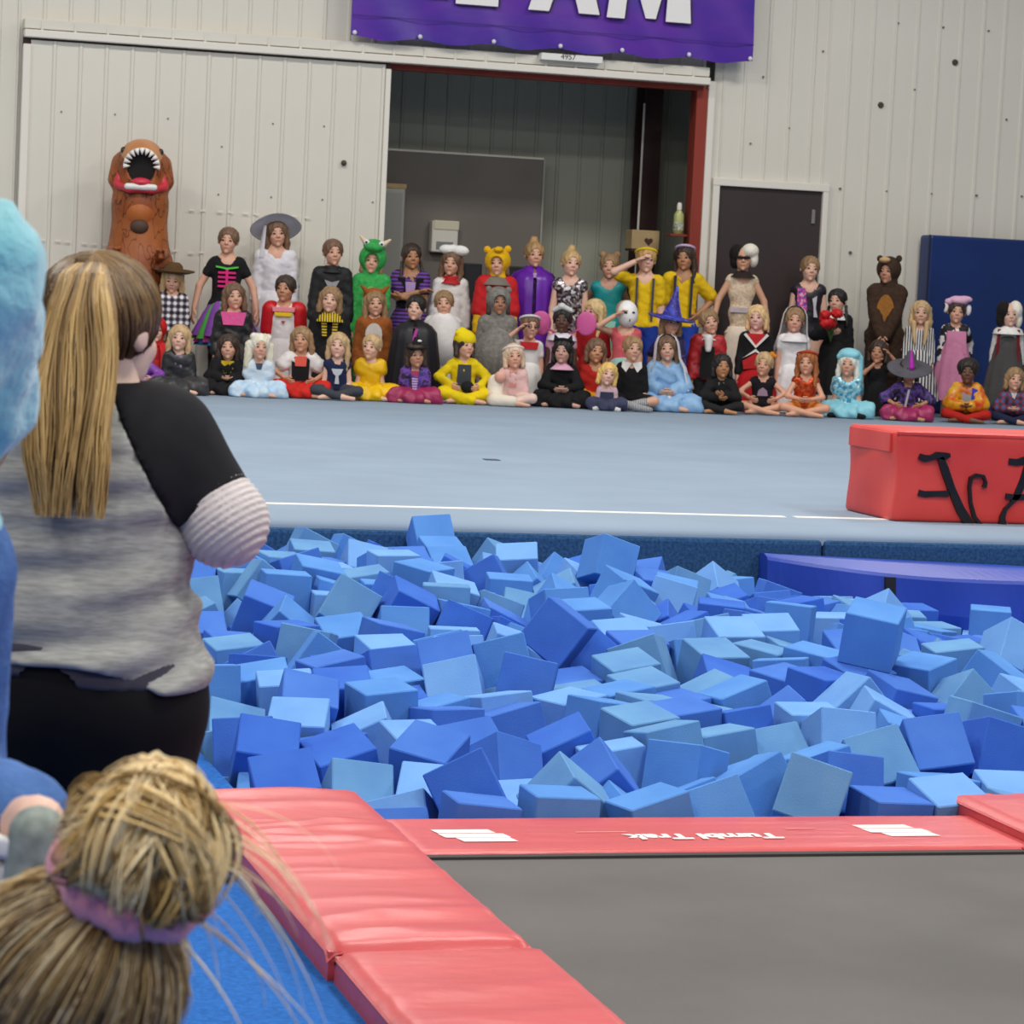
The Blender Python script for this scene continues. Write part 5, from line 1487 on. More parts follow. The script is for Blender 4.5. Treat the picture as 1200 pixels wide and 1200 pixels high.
# ---------------- the inflatable dinosaur
tx = at_y(167, 166, 25.3)
dn = empty('person', (tx.x, 25.3, ZS), -math.atan2(tx.x, 25.3)); tag(dn, 'person inside a tall inflatable brown dinosaur suit with open jaws', 'person')
HT = tx.z - ZS
def dino_material():
    m = mat('dino_brown', '#a8602c', .5, color2='#8a431b', scale=3, bump=.3, bscale=8)
    nt = m.node_tree; b = nt.nodes['Principled BSDF']
    tc = nt.nodes.new('ShaderNodeTexCoord'); w = nt.nodes.new('ShaderNodeTexNoise'); w.inputs['Scale'].default_value = 7; w.inputs['Detail'].default_value = 2
    mp = nt.nodes.new('ShaderNodeMapping'); mp.inputs['Scale'].default_value = (1.6, 1, .7)
    nt.links.new(tc.outputs['Object'], mp.inputs[0]); nt.links.new(mp.outputs[0], w.inputs['Vector'])
    rp = nt.nodes.new('ShaderNodeValToRGB'); e = rp.color_ramp.elements
    e[0].position = .485; e[0].color = (1, 1, 1, 1); e[1].position = .5; e[1].color = (.14, .1, .08, 1); n_ = e.new(.53); n_.color = (1, 1, 1, 1)
    nt.links.new(w.outputs['Fac'], rp.inputs[0])
    mx = nt.nodes.new('ShaderNodeMix'); mx.data_type = 'RGBA'; mx.blend_type = 'MULTIPLY'; mx.inputs[0].default_value = 1
    src = b.inputs['Base Color'].links[0].from_socket
    nt.links.new(src, mx.inputs[6]); nt.links.new(rp.outputs[0], mx.inputs[7]); nt.links.new(mx.outputs[2], b.inputs['Base Color'])
    return m
MDN = dino_material()
hd = HT - .25
DB_ = [((0, 0, .55), (0, 0, 1.0), .36, .33), ((0, 0, 1.0), (0, .02, hd - .32), .3, .235), ((0, .02, hd - .3), (0, .06, hd + .0), .235, .22), ('e', (0, .05, hd + .05), (.2, .26, .205)),
       ((-.17, 0, .5), (-.2, -.02, .06), .17, .12), ((.17, 0, .5), (.2, -.02, .06), .17, .12)]
MOUTH = [('e', (0, -.16, hd + .015), (.125, .22, .15))]
V, Fq = nets(lambda P: np.maximum(smin(union(P, DB_, .1), np.minimum(cap(P, (-.22, .02, hd - .1), (-.2, .1, hd + .06), .08, .07), cap(P, (.22, .02, hd - .1), (.2, .1, hd + .06), .08, .07)), .06), -union(P, MOUTH, .02)), (-.6, -.55, 0.0), (.6, .6, HT + .05), .022)
np_mesh('inflatable_suit', V, Fq, MDN, dn)
V, Fq = nets(lambda P: np.maximum(np.maximum(ell(P, (0, .03, hd + .1), (.2, .27, .175)), -union(P, MOUTH, .02, .004)), hd + .06 - P[:, 2] - .35 * np.abs(P[:, 0])), (-.3, -.35, hd - .1), (.3, .4, hd + .35), .016)
np_mesh('upper_snout', V, Fq, mat('dino_tan', '#c98f63', .5, color2='#b97a4b', scale=5), dn)
V, Fq = nets(lambda P: np.maximum(union(P, MOUTH, .02, .012), P[:, 1] + .05), (-.3, -.5, hd - .3), (.3, .2, hd + .3), .018)
V[:, 1] = np.maximum(V[:, 1], -.14)
np_mesh('mouth_lining', V, Fq, mat('mouth_black', '#120d0e', .8), dn)
V, Fq = nets(lambda P: union(P, [((-.21, -.1, hd - .16), (-.1, -.25, hd - .185), .035, .035), ((-.1, -.25, hd - .185), (.1, -.25, hd - .185), .035, .035), ((.1, -.25, hd - .185), (.21, -.1, hd - .16), .035, .035), ((-.2, -.06, hd - .13), (-.19, -.04, hd - .03), .05, .03), ((.2, -.06, hd - .13), (.19, -.04, hd - .03), .05, .03)], .03), (-.32, -.4, hd - .3), (.32, .1, hd + .05), .015)
np_mesh('red_gum', V, Fq, cloth('#c4283a', .5), dn)
V, Fq = nets(lambda P: union(P, [('e', (0, -.22, hd - .125), (.09, .1, .045))], .02), (-.2, -.4, hd - .25), (.2, 0, hd), .014)
np_mesh('tongue', V, Fq, cloth('#d0304a', .5), dn)
TW = cloth('#ece8e2', .5)
V, Fq = nets(lambda P: union(P, [((-.12, -.275, hd - .165), (.12, -.275, hd - .165), .03, .03)], .02), (-.25, -.36, hd - .26), (.25, -.2, hd - .1), .014)
np_mesh('lower_teeth', V, Fq, TW, dn)
for i in range(11):
    a = PI * i / 10; c = Vector((.135 * math.cos(a), -.17 - .05 * math.sin(a), hd + .02 + .135 * math.sin(a)))
    b = bmesh.new(); bmesh.ops.create_cone(b, cap_ends=True, segments=8, radius1=.026, radius2=.004, depth=.06)
    d_ = Vector((-math.cos(a), 0, -math.sin(a))); bmesh.ops.transform(b, matrix=Matrix.Translation(c) @ d_.to_track_quat('Z', 'Y').to_matrix().to_4x4(), verts=b.verts)
    bm_obj('tooth', b, TW, dn, True)
V, Fq = nets(lambda P: union(P, [('e', (0, .0, hd - .4), (.2, .262, .2)), ((0, -.02, hd - .5), (0, -.05, .7), .17, .26)], .08), (-.4, -.5, .5), (.4, .3, hd - .1), .022)
np_mesh('belly_panel', V, Fq, mat('dino_belly', '#b06326', .5, color2='#8f3f16', scale=2.5, stretch=(1, 1, .6)), dn)
V, Fq = nets(lambda P: union(P, [('e', (0, -.235, hd - .52), (.085, .05, .07))], .02), (-.2, -.35, hd - .7), (.2, -.1, hd - .35), .015)
np_mesh('view_window', V, Fq, mat('brown_mesh_window', '#4a3326', .6), dn)
for sx in (-1, 1):
    V, Fq = nets(lambda P: union(P, [((sx * .22, -.1, hd - .75), (sx * .2, -.32, hd - .78), .06, .045), ((sx * .2, -.32, hd - .78), (sx * .17, -.42, hd - .72), .04, .02), ((sx * .2, -.32, hd - .78), (sx * .22, -.42, hd - .72), .035, .018), ((sx * .2, -.32, hd - .78), (sx * .2, -.42, hd - .79), .035, .018)], .02), (sx * .2 - .2, -.5, hd - .95), (sx * .2 + .2, 0, hd - .6), .014)
    np_mesh('short_arm', V, Fq, MDN, dn)
    V, Fq = nets(lambda P: ell(P, (sx * .165, -.06, hd + .16), (.03, .04, .035)), (sx * .165 - .07, -.14, hd + .08), (sx * .165 + .07, .02, hd + .24), .01)
    np_mesh('dino_eye', V, Fq, cloth('#2a1a10', .3), dn)
# ================================================================== spectators in the foreground
def tubes(name, paths, radii, material, parent, sides=3, tint=None):
    """many thin tapered tubes as one mesh; tint = per-strand random value stored as a colour, second channel runs root to tip"""
    V, Fq, T = [], [], []
    for pi_, P in enumerate(paths):
        P = np.asarray(P, float); n = len(P)
        D = np.gradient(P, axis=0); D /= np.linalg.norm(D, axis=1)[:, None] + 1e-9
        ref = np.array((.3, .2, .93)); A = np.cross(D, ref); A /= np.linalg.norm(A, axis=1)[:, None] + 1e-9
        B = np.cross(D, A); r = radii[pi_] * np.concatenate([np.linspace(.8, 1, n // 3), np.linspace(1, .25, n - n // 3)])[:, None]
        n0 = len(V) * 1
        base = sum(len(v) for v in V)
        ring = []
        for sd in range(sides):
            a = 2 * PI * sd / sides
            ring.append(P + (A * math.cos(a) + B * math.sin(a)) * r)
        V.append(np.stack(ring, 1).reshape(-1, 3))
        tv = tint[pi_] if tint is not None else .5
        col = np.zeros((n, sides, 4), np.float32); col[..., 0] = tv; col[..., 1] = np.linspace(0, 1, n)[:, None]; col[..., 3] = 1
        T.append(col.reshape(-1, 4))
        i = np.arange(n - 1)[:, None]; j = np.arange(sides)[None, :]; j2 = (j + 1) % sides
        Fq.append((base + np.stack([i * sides + j, i * sides + j2, (i + 1) * sides + j2, (i + 1) * sides + j], -1)).reshape(-1, 4))
    o = np_mesh(name, np.concatenate(V), np.concatenate(Fq), material, parent)
    ca = o.data.color_attributes.new('strand', 'FLOAT_COLOR', 'POINT'); ca.data.foreach_set('color', np.concatenate(T).ravel())
    return o

def strand_mat(name, dark, mid, light, tipmix=.5):
    m = bpy.data.materials.new(name); m.use_nodes = True; nt = m.node_tree; b = nt.nodes['Principled BSDF']
    b.inputs['Roughness'].default_value = .42; b.inputs['Specular IOR Level'].default_value = .5
    at = nt.nodes.new('ShaderNodeAttribute'); at.attribute_name = 'strand'
    sp = nt.nodes.new('ShaderNodeSeparateColor'); nt.links.new(at.outputs['Color'], sp.inputs[0])
    mu = nt.nodes.new('ShaderNodeMath'); mu.operation = 'MULTIPLY'; mu.inputs[1].default_value = tipmix; nt.links.new(sp.outputs[1], mu.inputs[0])
    ad = nt.nodes.new('ShaderNodeMath'); ad.operation = 'ADD'; nt.links.new(sp.outputs[0], ad.inputs[0]); nt.links.new(mu.outputs[0], ad.inputs[1])
    rp = nt.nodes.new('ShaderNodeValToRGB'); e = rp.color_ramp.elements
    e[0].position = .1; e[0].color = lin(dark); e[1].position = 1.0; e[1].color = lin(light); q = e.new(.5); q.color = lin(mid)
    nt.links.new(ad.outputs[0], rp.inputs[0]); nt.links.new(rp.outputs[0], b.inputs['Base Color'])
    return m

rs = np.random.RandomState(7)
# ---------------------------------------------------------------- woman with the long ponytail
KD = 4.33                                      # distance along the view axis
gp = CAM + ray(85, 600) * KD
wm = empty('person', (gp.x, gp.y, ZF), -YAW); tag(wm, 'woman with long blonde ponytail in grey shirt with black raglan sleeves', 'person')
_Wi = (Matrix.Translation(wm.location) @ Matrix.Rotation(-YAW, 4, 'Z')).inverted()
def wl(px, py, dy=0.0):
    """pixel at the woman's distance (dy metres farther) in her own coordinates: x to the right, y away, z up"""
    v = _Wi @ (CAM + ray(px, py) * (KD + dy)); return np.array((v.x, v.y, v.z))
hc = wl(122, 378); sR = wl(196, 512); sL = wl(-30, 505); elR = wl(262, 612, -.02); elL = wl(-92, 612, -.02)
pel = wl(70, 800); wst = wl(72, 690); chs = wl(82, 560); nk = wl(112, 478)
wrR = elR + np.array((-.13, .2, .1)); wrL = elL + np.array((.13, .2, .1))
TOR = [(pel + (-.09, 0, -.0), pel + (.09, 0, 0), .125, .125, 1.0), (wst + (-.065, 0, 0), wst + (.065, 0, 0), .118, .118, 1.0), (chs + (-.06, .0, 0), chs + (.07, 0, 0), .125, .125, 1.05),
       (nk + (-.11, 0, -.06), nk + (.085, 0, -.06), .062, .062, 1.0), (pel, chs, .13, .12, 1.0)]
NECK = [(nk + (0, .01, -.04), hc + (.0, -.01, -.05), .06, .056)]
ARM_R = [(sR, elR, .062, .054)]; FOR_R = [(elR, wrR, .05, .03)]
ARM_L = [(sL, elL, .062, .054)]; FOR_L = [(elL, wrL, .05, .03)]
LEGS = []
for sx in (-1, 1):
    hp = pel + (sx * .092, 0, -.06); kn = np.array((hp[0] + .0, .0 + hp[1], .46)); an = np.array((hp[0], hp[1] + .02, .08))
    LEGS.append([(hp, kn, .118, .092), (kn, an, .088, .05), (an, an + (sx * .02, .15, -.045), .042, .03)])
R_head = Euler((0, 0, math.radians(-118)), 'XYZ')      # turned away and to the right
MhW = Matrix.Translation(hc - np.array((0, 0, .012))) @ Euler((math.radians(0), 0, math.radians(151))).to_matrix().to_4x4() @ Matrix.Scale(.215, 4)
bodyp = TOR + NECK + ARM_R + FOR_R + ARM_L + FOR_L + LEGS[0] + LEGS[1]
lo, hi = bounds(bodyp, .03)
V, Fq = nets(lambda P: smin(smin(union(P, TOR + NECK, .05), np.minimum(union(P, ARM_R + FOR_R, .02), union(P, ARM_L + FOR_L, .02)), .03), np.minimum(union(P, LEGS[0], .02), union(P, LEGS[1], .02)), .03), lo, hi, .014)
M_ = np.array(MhW); VV = [V, HV @ M_[:3, :3].T + M_[:3, 3]]; FF = [Fq, HF + len(V)]; n = len(V) + len(HV)
FT = [np.tile(np.array([0, 0, 0, 1], np.float32), (len(V), 1)), HFEAT]
for wr, el, sx in ((wrR, elR, 1), (wrL, elL, -1)):
    d = wr - el; z = -d / np.linalg.norm(d); hint = np.array((-sx * .6, .2, .8)); x = hint - z * (hint @ z); x /= np.linalg.norm(x); y = np.cross(z, x); fl_ = HDF
    if (-y) @ np.array((-sx, 0, 0)) < 0: y = -y; fl_ = HDF[:, ::-1]
    VV.append(HDV @ (np.stack([x, y, z], 1) * .17).T + wr); FF.append(fl_ + n); n += len(HDV); FT.append(np.tile(np.array([0, 0, 0, 1], np.float32), (len(HDV), 1)))
o = np_mesh('body', np.concatenate(VV), np.concatenate(FF), skin('#efcdbd', '#5a4530'), wm)
o.data.color_attributes.new('feat', 'FLOAT_COLOR', 'POINT').data.foreach_set('color', np.concatenate(FT).ravel())
for sx in (-1, 1):
    e = bpy.data.objects.new('eye', EYE_ME); COL.objects.link(e); e.parent = wm; e.matrix_local = MhW @ Matrix.Translation((sx * .145, -.372, .03))
# grey heather shirt back with pulled folds
HEA = mat('grey_heather', '#b4b4af', .9, color2='#979794', scale=120, stretch=(.25, .25, 1.6), bump=.15, bscale=300, spec=.1)
BLK = mat('black_jersey', '#1f1e22', .85, var=.12, scale=30, spec=.2)
hemL, hemR = wl(0, 762)[2], wl(200, 803)[2]
xl_, xr_ = wl(90, 762)[0], wl(200, 800)[0]
ra, rb = wl(142, 462), wl(213, 612)                       # raglan seam
def seam_side(P): return (P[:, 0] - ra[0]) * (rb[2] - ra[2]) - (P[:, 2] - ra[2]) * (rb[0] - ra[0])
def folds(P):
    x, z = P[:, 0], P[:, 2]
    a = z * .86 - x * .5; b_ = z * .95 - x * .25
    low = np.clip((wst[2] + .17 - z) / .1, 0, 1)
    return .006 * np.sin(a * 70 + 2 * np.sin(x * 12)) * low + .004 * np.sin(b_ * 118 + 3 * np.sin(x * 9)) * np.clip(1.2 - low * .6, 0, 1)
def shirt(P):
    d = union(P, TOR, .06, .024) + folds(P)
    d = smin(d, union(P, ARM_R, .02, .006), .03); d = smin(d, union(P, ARM_L, .02, .006), .03)
    hem = np.where(P[:, 0] < xl_, hemL, hemL + (hemR - hemL) * np.clip((P[:, 0] - xl_) / (xr_ - xl_), 0, 1) ** 2)
    d = np.maximum(d, hem - P[:, 2])
    nb = nk + np.array((.01, .01, .0))
    return np.maximum(d, .084 - np.sqrt((((P - nb) * (1, 1, 1.0)) ** 2).sum(1)))
lo, hi = bounds(TOR + ARM_R + ARM_L, .05)
sg_ = 1.0 if seam_side(np.array([[ra[0] + 1, 0, ra[2]]]))[0] > 0 else -1.0
mir = lambda P: np.stack([2 * (nk[0] - .01) - P[:, 0], P[:, 1], P[:, 2]], 1)
V, Fq = nets(lambda P: np.maximum(np.maximum(shirt(P), sg_ * seam_side(P)), sg_ * seam_side(mir(P))), lo, hi, .0068)
np_mesh('shirt_back', V, Fq, HEA, wm)
def sleeve(arm, mirror):
    def f(P):
        d = smin(union(P, TOR, .06, .026), union(P, arm, .02, .012), .03)
        d = np.maximum(d, .080 - np.sqrt(((P - (nk + np.array((.01, .01, .0)))) ** 2).sum(1)))
        q = seam_side(mir(P) if mirror else P) * sg_
        d = np.maximum(d, -q)
        t = ((P - arm[0][0]) @ (arm[0][1] - arm[0][0])) / ((arm[0][1] - arm[0][0]) @ (arm[0][1] - arm[0][0]))
        return np.maximum(d, (t - .86) * .1)
    lo, hi = bounds(arm + [TOR[3]], .05)
    V, Fq = nets(f, lo, hi, .0068); np_mesh('raglan_sleeve', V, Fq, BLK, wm)
sleeve(ARM_R, False); sleeve(ARM_L, True)
# gathered white cuff rings round the elbow
CUF = mat('white_ribbed_cuff', '#d9cfcd', .85, var=.05, scale=40)
for arm, fore in ((ARM_R, FOR_R), (ARM_L, FOR_L)):
    a, b_ = arm[0][0], arm[0][1]; c_ = fore[0][0] + (fore[0][1] - fore[0][0]) * .55
    u_ = (b_ - a) / np.linalg.norm(b_ - a)
    def cf(P):
        d = union(P, [(a + (b_ - a) * .7, b_, .065, .064), (b_, c_, .064, .05)], .03)
        t = (P - b_) @ u_
        d = d + .002 * np.sin(t * 600)
        return np.maximum(d, -.045 - t)
    lo, hi = bounds([(a + (b_ - a) * .6, b_, .08, .08), (b_, c_, .08, .06)], .02)
    V, Fq = nets(cf, lo, hi, .0034); np_mesh('ribbed_cuff', V, Fq, CUF, wm)
V, Fq = nets(lambda P: np.maximum(cap(P, nk + (.01, .01, -.055), nk + (.01, .01, -.02), .097, .09), .082 - np.sqrt((((P - (nk + (.01, .01, .004))) * (1, 1, .5)) ** 2).sum(1))), nk - .16, nk + .16, .008)
np_mesh('neck_band', V, Fq, BLK, wm)
# black leggings and the navy undershirt hem
zt_ = pel[2] + .06
lo, hi = bounds(TOR[:1] + LEGS[0][:2] + LEGS[1][:2], .03); hi[2] = zt_ + .03
V, Fq = nets(lambda P: np.maximum(smin(union(P, TOR[:2] + TOR[4:], .06, .012), np.minimum(union(P, LEGS[0][:2], .02, .014), union(P, LEGS[1][:2], .02, .014)), .05), P[:, 2] - zt_), lo, hi, .012)
np_mesh('leggings', V, Fq, mat('black_leggings', '#131215', .8, var=.15, scale=20, spec=.2), wm)
z1_, z2_ = wl(120, 796)[2], wl(120, 740)[2]
lo, hi = bounds(TOR[:2], .03)
V, Fq = nets(lambda P: np.maximum(np.maximum(union(P, TOR[:2] + TOR[4:], .06, .0175), (z1_ + .12 * np.clip(wl(150, 790)[0] - P[:, 0], 0, 1) * 1.0) - P[:, 2]), P[:, 2] - z2_), lo, hi, .0085)
np_mesh('undershirt_hem', V, Fq, mat('navy_jersey', '#45434f', .9), wm)
for sx in (0, 1):
    an, toe = LEGS[sx][2][0], LEGS[sx][2][1]
    V, Fq = nets(lambda P: np.maximum(union(P, [(an + (0, -.02, -.03), toe, .05, .042)], .02), .003 - P[:, 2]), np.minimum(an, toe) - .1, np.maximum(an, toe) + .1, .012)
    np_mesh('shoe', V, Fq, mat('dark_shoe', '#26262a', .6), wm)
# hair: scalp volume, combed strands, long tail
tie = wl(110, 306, -.045)
skull = MhW @ Vector((0, .07, .13)); skull = np.array(skull)
inv = np.array(MhW.inverted())
def hcap(P):
    Q = P @ inv[:3, :3].T + inv[:3, 3]
    d = ell(Q, (0, .075, .14), (.41, .48, .42))
    d = np.maximum(d, -ell(Q, (0, -.50, -.12), (.38, .40, .46)))
    d = np.maximum(d, -ell(Q, (.40, .02, -.16), (.12, .16, .2)))
    d = np.maximum(d, -ell(Q, (-.40, .02, -.16), (.12, .16, .2)))
    return d * .215
V, Fq = nets(hcap, hc - .16, hc + .16, .009)
MS = strand_mat('honey_strands', '#4a3824', '#9a7846', '#dcb878', .45)
MSd = strand_mat('brown_strands', '#3a2c1e', '#684f31', '#96764a', .3)
np_mesh('scalp_hair', V, Fq, mat('scalp_brown', '#4a3825', .6, color2='#614a30', scale=30), wm)
paths, rad, tint = [], [], []
R3 = np.array((.41, .48, .42)) * 1.015
tq = np.array(MhW.inverted() @ Vector(tie)); te = (tq - (0, .075, .14)) / R3; te /= np.linalg.norm(te)
cnt = 0
while cnt < 620:
    v = rs.normal(size=3); v /= np.linalg.norm(v)
    q = v * R3 + (0, .075, .14)
    edge = q[2] < .05 or q[1] < -.2
    if not edge or q[2] < -.3 or q[1] < -.40: continue
    if ell(q[None], (0, -.50, -.12), (.36, .38, .44))[0] < 0: continue
    if abs(q[0]) > .3 and abs(q[1] - .02) < .15 and q[2] < .02: continue
    P = []
    om = math.acos(np.clip(v @ te, -1, 1))
    if om < .2: continue
    bow = rs.normal() * .03
    for t in np.linspace(0, 1, 12):
        w_ = (math.sin((1 - t) * om) * v + math.sin(t * om) * te) / math.sin(om)
        p = w_ * R3 * (1.01 + .03 * math.sin(PI * t) * rs.uniform(.3, 1)) + (0, .075, .14)
        P.append(np.array(MhW @ Vector(p)))
    paths.append(P); rad.append(rs.uniform(.0016, .0032)); tint.append(np.clip(rs.uniform(.1, .75), 0, 1)); cnt += 1
tubes('combed_hair', paths, rad, MSd, wm, 3, tint)
CL = [(111, 303, -.05), (100, 320, -.115), (94, 360, -.145), (90, 410, -.16), (84, 470, -.185), (79, 535, -.2), (77, 606, -.2)]
CLp = np.array([wl(*c) for c in CL]); Wd = np.array((.014, .038, .05, .058, .066, .068, .05)); Td = np.array((.012, .024, .03, .034, .034, .03, .02))
tt = np.linspace(0, 1, len(CL))
paths, rad, tint = [], [], []
for i in range(1300):
    u = rs.uniform(-1, 1); v = rs.uniform(-1, 1) * math.sqrt(1 - u * u)
    e = rs.uniform(.72, 1.0) if rs.rand() < .6 else rs.uniform(.9, 1.04)
    ph, am = rs.uniform(0, 1.6) + u * 3, rs.uniform(.002, .008)
    clump = .006 * math.sin(u * 17)
    P = []
    for t in np.linspace(0, 1, 18) * e:
        c = [np.interp(t, tt, CLp[:, k_]) for k_ in range(3)]
        w_ = np.interp(t, tt, Wd); d_ = np.interp(t, tt, Td)
        P.append(np.array(c) + (u * w_ + am * (.4 + t) * math.sin(t * 10 + ph) + clump * t, v * d_ * 1.0, 0))
    paths.append(P); rad.append(rs.uniform(.0018, .0036)); tint.append(np.clip(.28 + .3 * rs.rand() + .22 * math.sin(u * 9 + 1.3) + .1 * rs.normal(), 0, .9))
tubes('ponytail', paths, rad, MS, wm, 3, tint)
V, Fq = nets(lambda P: union(P, [(CLp[i], CLp[i + 1], float(Td[i] * .7), float(Td[i + 1] * .7)) for i in range(2, 5)], .02), CLp.min(0) - .06, CLp.max(0) + .06, .01)
np_mesh('ponytail_core', V, Fq, mat('tail_core', '#6a5030', .6), wm)
V, Fq = nets(lambda P: np.abs(cap(P, tie + (-.004, -.008, -.004), tie + (-.014, -.03, -.01), .014, .014)) - .003, tie - .07, tie + .07, .006)
np_mesh('hair_tie', V, Fq, mat('dark_elastic', '#5c472d', .8), wm)

# ---------------------------------------------------------------- small girl with the bun, back of the head
k = Kid(92, 1032, 'F', 'small girl seen from behind with messy blonde bun and pink scrunchie', pose='kneel', tone='#e0b39d', yaw=180, Y=2.36, zbase=ZF, nod=6, arms='lap')
gb_ = k
k.top(cloth('#e07f9c'), 1.2, -.02, off=.012, loose=.01); k.pants(cloth('#3a4a78'))
GM = strand_mat('blonde_strands', '#7a5c30', '#d2ae6a', '#ffeabc', .3); GD = strand_mat('under_strands', '#423122', '#785a36', '#caa768', .2)
Mk = k.Mh
def hp_(v): return np.array(Mk @ Vector(v))
V, Fq = nets(lambda P: np.maximum(ell(P, (0, .075, .14), (.405, .475, .42)), -ell(P, (0, -.52, -.16), (.315, .36, .47))) , (-.5, -.6, -.4), (.5, .7, .7), .04)
M_ = np.array(Mk); np_mesh('scalp_hair', V @ M_[:3, :3].T + M_[:3, 3], Fq, mat('scalp_dark', '#3a2b1c', .6, color2='#57412a', scale=30), k.root)
bun0 = np.array((-.2, .22, .55))
RR = np.array((.43, .50, .445)); te = (bun0 - (0, .075, .14)) / RR; te /= np.linalg.norm(te)
paths, rad, tint = [], [], []
while len(paths) < 900:
    v = rs.normal(size=3); v /= np.linalg.norm(v)
    q = v * RR + (0, .075, .14)
    if q[2] > .15 or q[2] < -.36 or (q[1] < -.1 and q[2] < .0): continue
    om = math.acos(np.clip(v @ te, -1, 1))
    if om < .3: continue
    loose = rs.rand() < .16
    P = []
    for t in np.linspace(0, 1, 14):
        w_ = (math.sin((1 - t) * om) * v + math.sin(t * om) * te) / math.sin(om)
        lift = 1.0 + (.10 if loose else .035) * math.sin(PI * t) * rs.uniform(.5, 1)
        P.append(hp_(w_ * RR * lift + (0, .075, .14)))
    P = P[::-1]
    paths.append(P); rad.append(rs.uniform(.0008, .0018)); tint.append(np.clip(rs.uniform(0, .55) + (.3 if loose else 0), 0, 1))
half = 470
tubes('back_hair', paths[:half], rad[:half], GD, k.root, 3, tint[:half])
# top layer near the scrunchie is sun bleached: shorter visible streaks
tubes('streaked_hair', [p[:9] for p in paths[half:]], rad[half:], GM, k.root, 3, [min(1, t_ + .25) for t_ in tint[half:]])
# the bun: loops of hair thrown over the scrunchie
ax = np.array((-.26, .34, .60)); ax = ax / np.linalg.norm(ax)
e1 = np.cross(ax, np.array((0, 1., 0))); e1 /= np.linalg.norm(e1); e2 = np.cross(ax, e1)
paths, rad, tint = [], [], []
for lock in range(46):
    # each lock swings up from the scrunchie, over the top and tucks in on another side
    a = rs.uniform(0, 2 * PI); sweep = PI + rs.uniform(-1.1, 1.1); hgt = rs.uniform(.2, .42); out = rs.uniform(.17, .29); shade = rs.uniform(-.1, .85); tw = rs.uniform(-.5, .5)
    side = rs.uniform(-.16, .16)
    for q in range(24):
        da, dr, dz = rs.normal() * .09, rs.normal() * .03, rs.normal() * .03
        P = []
        for t in np.linspace(0, 1, 18):
            s0 = math.cos(PI * t)                              # from one side (+1) to the other (-1)
            r_ = (out + dr) * (1.25 if 0 < t < 1 else .8) * (abs(s0) ** .7) * (1 if s0 > 0 else -1)
            z_ = (hgt + dz) * math.sin(PI * t) ** .62
            dirv = e1 * math.cos(a + da + tw * t) + e2 * math.sin(a + da + tw * t)
            perp = e1 * -math.sin(a) + e2 * math.cos(a)
            P.append(hp_(bun0 + ax * (.08 + z_) + dirv * r_ + perp * (side + da * .35) * math.sin(PI * t)))
        paths.append(P); rad.append(rs.uniform(.0012, .0024)); tint.append(np.clip(shade + rs.normal() * .1, -.1, .95))
tubes('bun', paths, rad, GM, k.root, 3, tint)
c0 = bun0 + ax * .2
V, Fq = nets(lambda P: ell(P, c0, (.22, .22, .22)), c0 - .45, c0 + .45, .04)
np_mesh('bun_core', V @ M_[:3, :3].T + M_[:3, 3], Fq, mat('bun_core_brown', '#6d5230', .6), k.root)
# scrunchie: gathered ring
V, Fc = [], []
na, nb_ = 48, 12
for i in range(na):
    a = 2 * PI * i / na; rt = .085 * (1 + .12 * math.sin(a * 9) + .06 * math.sin(a * 23))
    for j in range(nb_):
        b_ = 2 * PI * j / nb_
        rr_ = .25 + rt * math.cos(b_)
        V.append(hp_(bun0 + ax * (.07 + rt * 1.05 * math.sin(b_)) + (e1 * math.cos(a) + e2 * math.sin(a)) * rr_))
for i in range(na):
    for j in range(nb_):
        Fc.append((i * nb_ + j, ((i + 1) % na) * nb_ + j, ((i + 1) % na) * nb_ + (j + 1) % nb_, i * nb_ + (j + 1) % nb_))
np_mesh('scrunchie', V, Fc, mat('pink_plush_scrunchie', '#ff9aa8', .95, var=.08, scale=60, bump=.5, bscale=300, sheen=.5), k.root)
# loose wisps
paths, rad, tint = [], [], []
for i in range(70):
    sx = 1 if rs.rand() < .7 else -1
    a0_ = bun0 + np.array((sx * rs.uniform(.05, .3), rs.uniform(-.05, .15), rs.uniform(-.15, .1 if sx > 0 else .4)))
    e_ = a0_ + np.array((sx * rs.uniform(.25, .75), rs.uniform(-.1, .2), rs.uniform(-.75, -.35 if sx > 0 else -.1)))
    m_ = (a0_ + e_) / 2 + np.array((sx * .12, .05, rs.uniform(.02, .08 if sx > 0 else .2)))
    P = [hp_(a0_ * (1 - t) ** 2 + 2 * m_ * t * (1 - t) + e_ * t * t) for t in np.linspace(0, 1, 12)]
    paths.append(P); rad.append(rs.uniform(.0006, .0014)); tint.append(rs.uniform(.4, .95))
tubes('loose_wisps', paths, rad, GM, k.root, 3, tint)

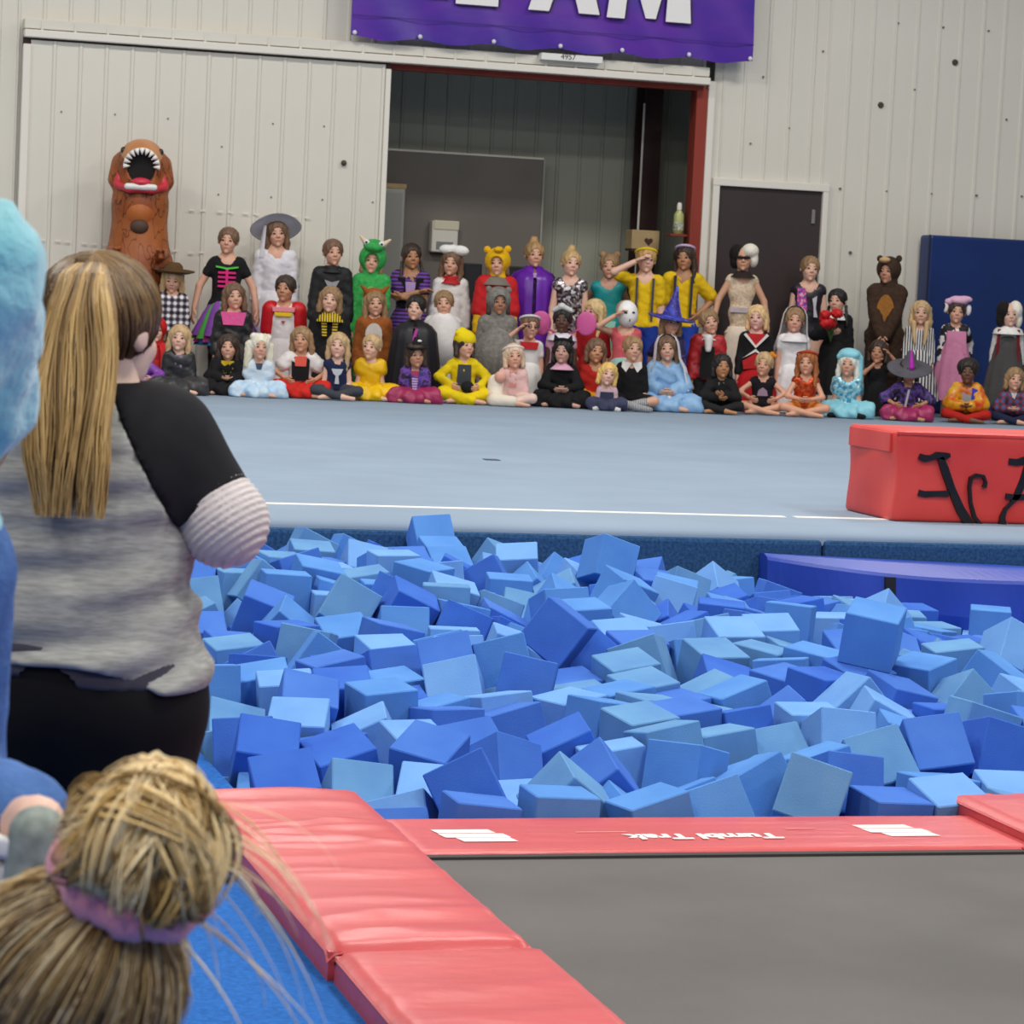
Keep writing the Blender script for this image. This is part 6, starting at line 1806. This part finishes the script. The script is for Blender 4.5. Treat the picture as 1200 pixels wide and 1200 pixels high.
# ---------------------------------------------------------------- child kneeling at the left edge, fuzzy turquoise sweater
ZK = .80
k = Kid(-146, 20, 'F', 'child in fuzzy turquoise sweater and jeans kneeling on a mat stack', pose='kneel', tone='#e3b9a6', yaw=180, Y=3.05, zbase=ZK, S=1.26, H=.765 * 1.26, splay=.085, arms=(((-.04, -.25, .47), (-.3, 0, -1)), ((.04, -.25, .47), (.3, 0, -1))), hair=('long', '#7a5c3c'))
TQ = mat('turquoise_fuzz', '#86cfdc', .95, color2='#9adbe6', scale=14, bump=.5, bscale=70, sheen=.6)
k.top(TQ, 1.9, .04, off=.026, loose=.022, name='fuzzy_sweater')
k.top(cloth('#c8c3cb'), .02, .0, off=.022, name='undershirt')
k.pants(mat('blue_jeans', '#4f76b4', .85, color2='#3f64a0', scale=30, bump=.3, bscale=120), 1.75, .032, name='jeans', waist=.06)
for i in (0, 1):
    an, toe, r1, r2 = k.feet[i]; an, toe = np.array(an), np.array(toe); d_ = (toe - an) / np.linalg.norm(toe - an)
    sole = np.array((0, 1, -.2))
    k.sdf('clog', mat('white_clog', '#dcdcd8', .6, color2='#b9bdb8', scale=30), [(tuple(an + d_ * .035 + (0, .012, 0)), tuple(toe + d_ * .02), .042, .046)], .02, 0, lambda P: .03 - (P - an) @ d_, res=.008)
    k.sdf('clog_sole', mat('grey_sole', '#8d968f', .8, var=.2, scale=60), [(tuple(an + (0, .034, .0)), tuple(toe + d_ * .02 + (0, .034, 0)), .03, .038)], .02, 0, lambda P: .018 - np.abs(P[:, 1] - an[1] - .04) if False else np.abs(P[:, 1] - an[1] - .045) - .02, res=.008)
    V, Fq = nets(lambda P: np.maximum(np.abs(cap(P, an + d_ * .0, an + d_ * .03, .046, .046)) - .006, np.abs((P - an) @ d_ - .012) - .013), an - .09, an + .09, .006)
    np_mesh('heel_strap', V, Fq, mat('white_strap', '#ecebe8', .5), k.root)
    V, Fq = nets(lambda P: ell(P, an + (.047 * (1 if i else -1), .0, -.012), (.008, .012, .012)), an - .09, an + .09, .006)
    np_mesh('rivet', V, Fq, mat('grey_rivet', '#77787c', .4), k.root)
# the stack she kneels on, out at the left of the frame
bx = at_y(-25, 1100, 3.0).x
ms = empty('mat_stack', (bx - .5, 3.1, ZF)); tag(ms, 'stack of dark blue folding mats under the kneeling child', 'mat')
for i in range(5):
    adopt(box('folding_mat', bx - 1.1, bx - .02 * (i % 2), 3.0, 3.75, ZF + i * .15, ZF + (i + 1) * .15, mat('dark_blue_vinyl', '#22427f', .45), bev=.02), ms)
